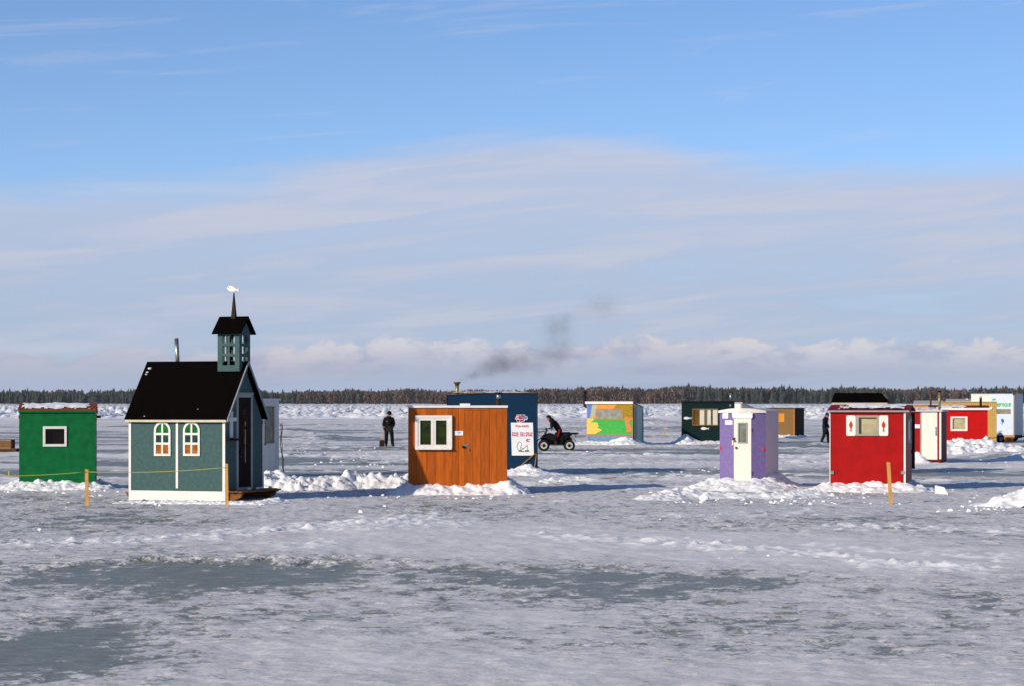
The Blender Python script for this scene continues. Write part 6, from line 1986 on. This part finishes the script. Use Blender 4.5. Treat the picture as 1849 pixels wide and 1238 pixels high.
MB().hexa([(-0.60, -0.355, 0.70), (-0.53, -0.345, 0.70), (-0.53, -0.30, 0.70), (-0.60, -0.30, 0.70), (-0.52, -0.255, 1.05), (-0.43, -0.25, 1.05), (-0.43, -0.15, 1.05), (-0.52, -0.15, 1.05)]).build('red_stripe', mat('red_cloth', C(150, 14, 20), 0.8, 0.1), pr)
MB().ball((-0.90, -0.13, 1.36), 0.025, 8, 5).build('badge', mat('olive_badge', C(130, 120, 70), 0.6, 0.1), pr)

# ------------------------------------------------------------------ smoke from the navy hut's stove
sx, sy, sz = smoke_src
k79 = bh.D / F
spx = [(826, 689, .08), (840, 682, .26), (860, 672, .48), (890, 660, .72), (925, 656, .80), (960, 648, .85), (990, 628, 1.05), (1015, 606, 1.15), (1050, 578, 1.1), (1090, 556, 1.1), (1120, 545, .9), (1145, 536, .5)]
sp = [((a - W0 / 2) * k79, CH - (b - HOR) * k79, r_) for a, b, r_ in spx]
mb = MB()
mb.tube([(a - sp[0][0], 0, b - sp[0][1]) for a, b, r_ in sp], [r_ for a, b, r_ in sp], 18)
sm_ = bpy.data.materials.new('wood_smoke')
sm_.use_nodes = True
sm_.node_tree.nodes.clear()
t = NT(sm_.node_tree)
tcn = t.n('ShaderNodeTexCoord')
wn_ = t.n('ShaderNodeTexNoise'); t.put(wn_.inputs['Vector'], tcn.outputs['Object']); wn_.inputs['Scale'].default_value = 2.2; wn_.inputs['Detail'].default_value = 3.0
wob = t.n('ShaderNodeVectorMath', operation='MULTIPLY_ADD')
t.put(wob.inputs[0], wn_.outputs['Color']); wob.inputs[1].default_value = (0.55, 0.55, 0.55); wob.inputs[2].default_value = (-0.275, -0.275, -0.275)
wad = t.n('ShaderNodeVectorMath', operation='ADD'); t.put(wad.inputs[0], tcn.outputs['Object']); t.put(wad.inputs[1], wob.outputs[0])
sepn = t.n('ShaderNodeSeparateXYZ'); t.put(sepn.inputs[0], wad.outputs[0])
PUFF = [(828, 688, 6, 5, 1.3), (836, 683, 9, 7, 1.5), (850, 675, 14, 9, 1.15), (872, 664, 19, 13, 0.95), (897, 654, 23, 19, 0.95), (924, 652, 23, 19, 0.8), (946, 655, 18, 16, .42), (975, 652, 26, 22, .32), (1008, 640, 24, 20, .42), (1012, 612, 24, 26, .34), (1004, 583, 24, 18, .42), (1032, 574, 22, 16, .18), (1090, 552, 34, 24, .24)]
tot = None
for a, b, rx, ry, am in PUFF:
    cx, cz = (a - spx[0][0]) * k79, (spx[0][1] - b) * k79
    e = t.m('ADD', t.m('POWER', t.m('DIVIDE', t.m('SUBTRACT', sepn.outputs[0], cx), rx * k79), 2.0), t.m('POWER', t.m('DIVIDE', t.m('SUBTRACT', sepn.outputs[2], cz), ry * k79), 2.0))
    e = t.m('ADD', e, t.m('POWER', t.m('DIVIDE', sepn.outputs[1], 0.5 * (rx + ry) * k79), 2.0))
    e = t.m('MULTIPLY', t.m('EXPONENT', t.m('MULTIPLY', e, -1.1)), am)
    tot = e if tot is None else t.m('ADD', tot, e)
nz = t.noise(tcn.outputs['Object'], 3.2, 6.0, 0.65, 0.8)
dens = t.m('MULTIPLY', tot, t.ss(nz, 0.34, 0.64, 0.35, 1.45))
dens = t.m('MULTIPLY', t.m('SUBTRACT', dens, 0.02), 1.2)
dens = t.m('MAXIMUM', dens, 0.0)
pv = t.n('ShaderNodeVolumePrincipled')
pv.inputs['Color'].default_value = (0.42, 0.42, 0.48, 1)
t.put(pv.inputs['Density'], dens)
ou = t.n('ShaderNodeOutputMaterial')
t.put(ou.inputs['Volume'], pv.outputs[0])
so = mb.build('smoke', sm_)
so.location = (sp[0][0], sy, sp[0][1])
tag(so, 'thin grey smoke drifting right from the stove pipe of the navy hut', kind='stuff')

# ------------------------------------------------------------------ frosty air
hz_m = bpy.data.materials.new('frosty_air')
hz_m.use_nodes = True
hz_m.node_tree.nodes.clear()
t = NT(hz_m.node_tree)
pv = t.n('ShaderNodeVolumePrincipled')
pv.inputs['Color'].default_value = (0.86, 0.91, 1.0, 1)
pv.inputs['Density'].default_value = 0.00004
ou = t.n('ShaderNodeOutputMaterial')
t.put(ou.inputs['Volume'], pv.outputs[0])
hb = MB().box(-1800, 1800, -400, 2900, -1.5, 32).build('haze', hz_m)
tag(hb, 'thin cold haze over the bay', kind='stuff')
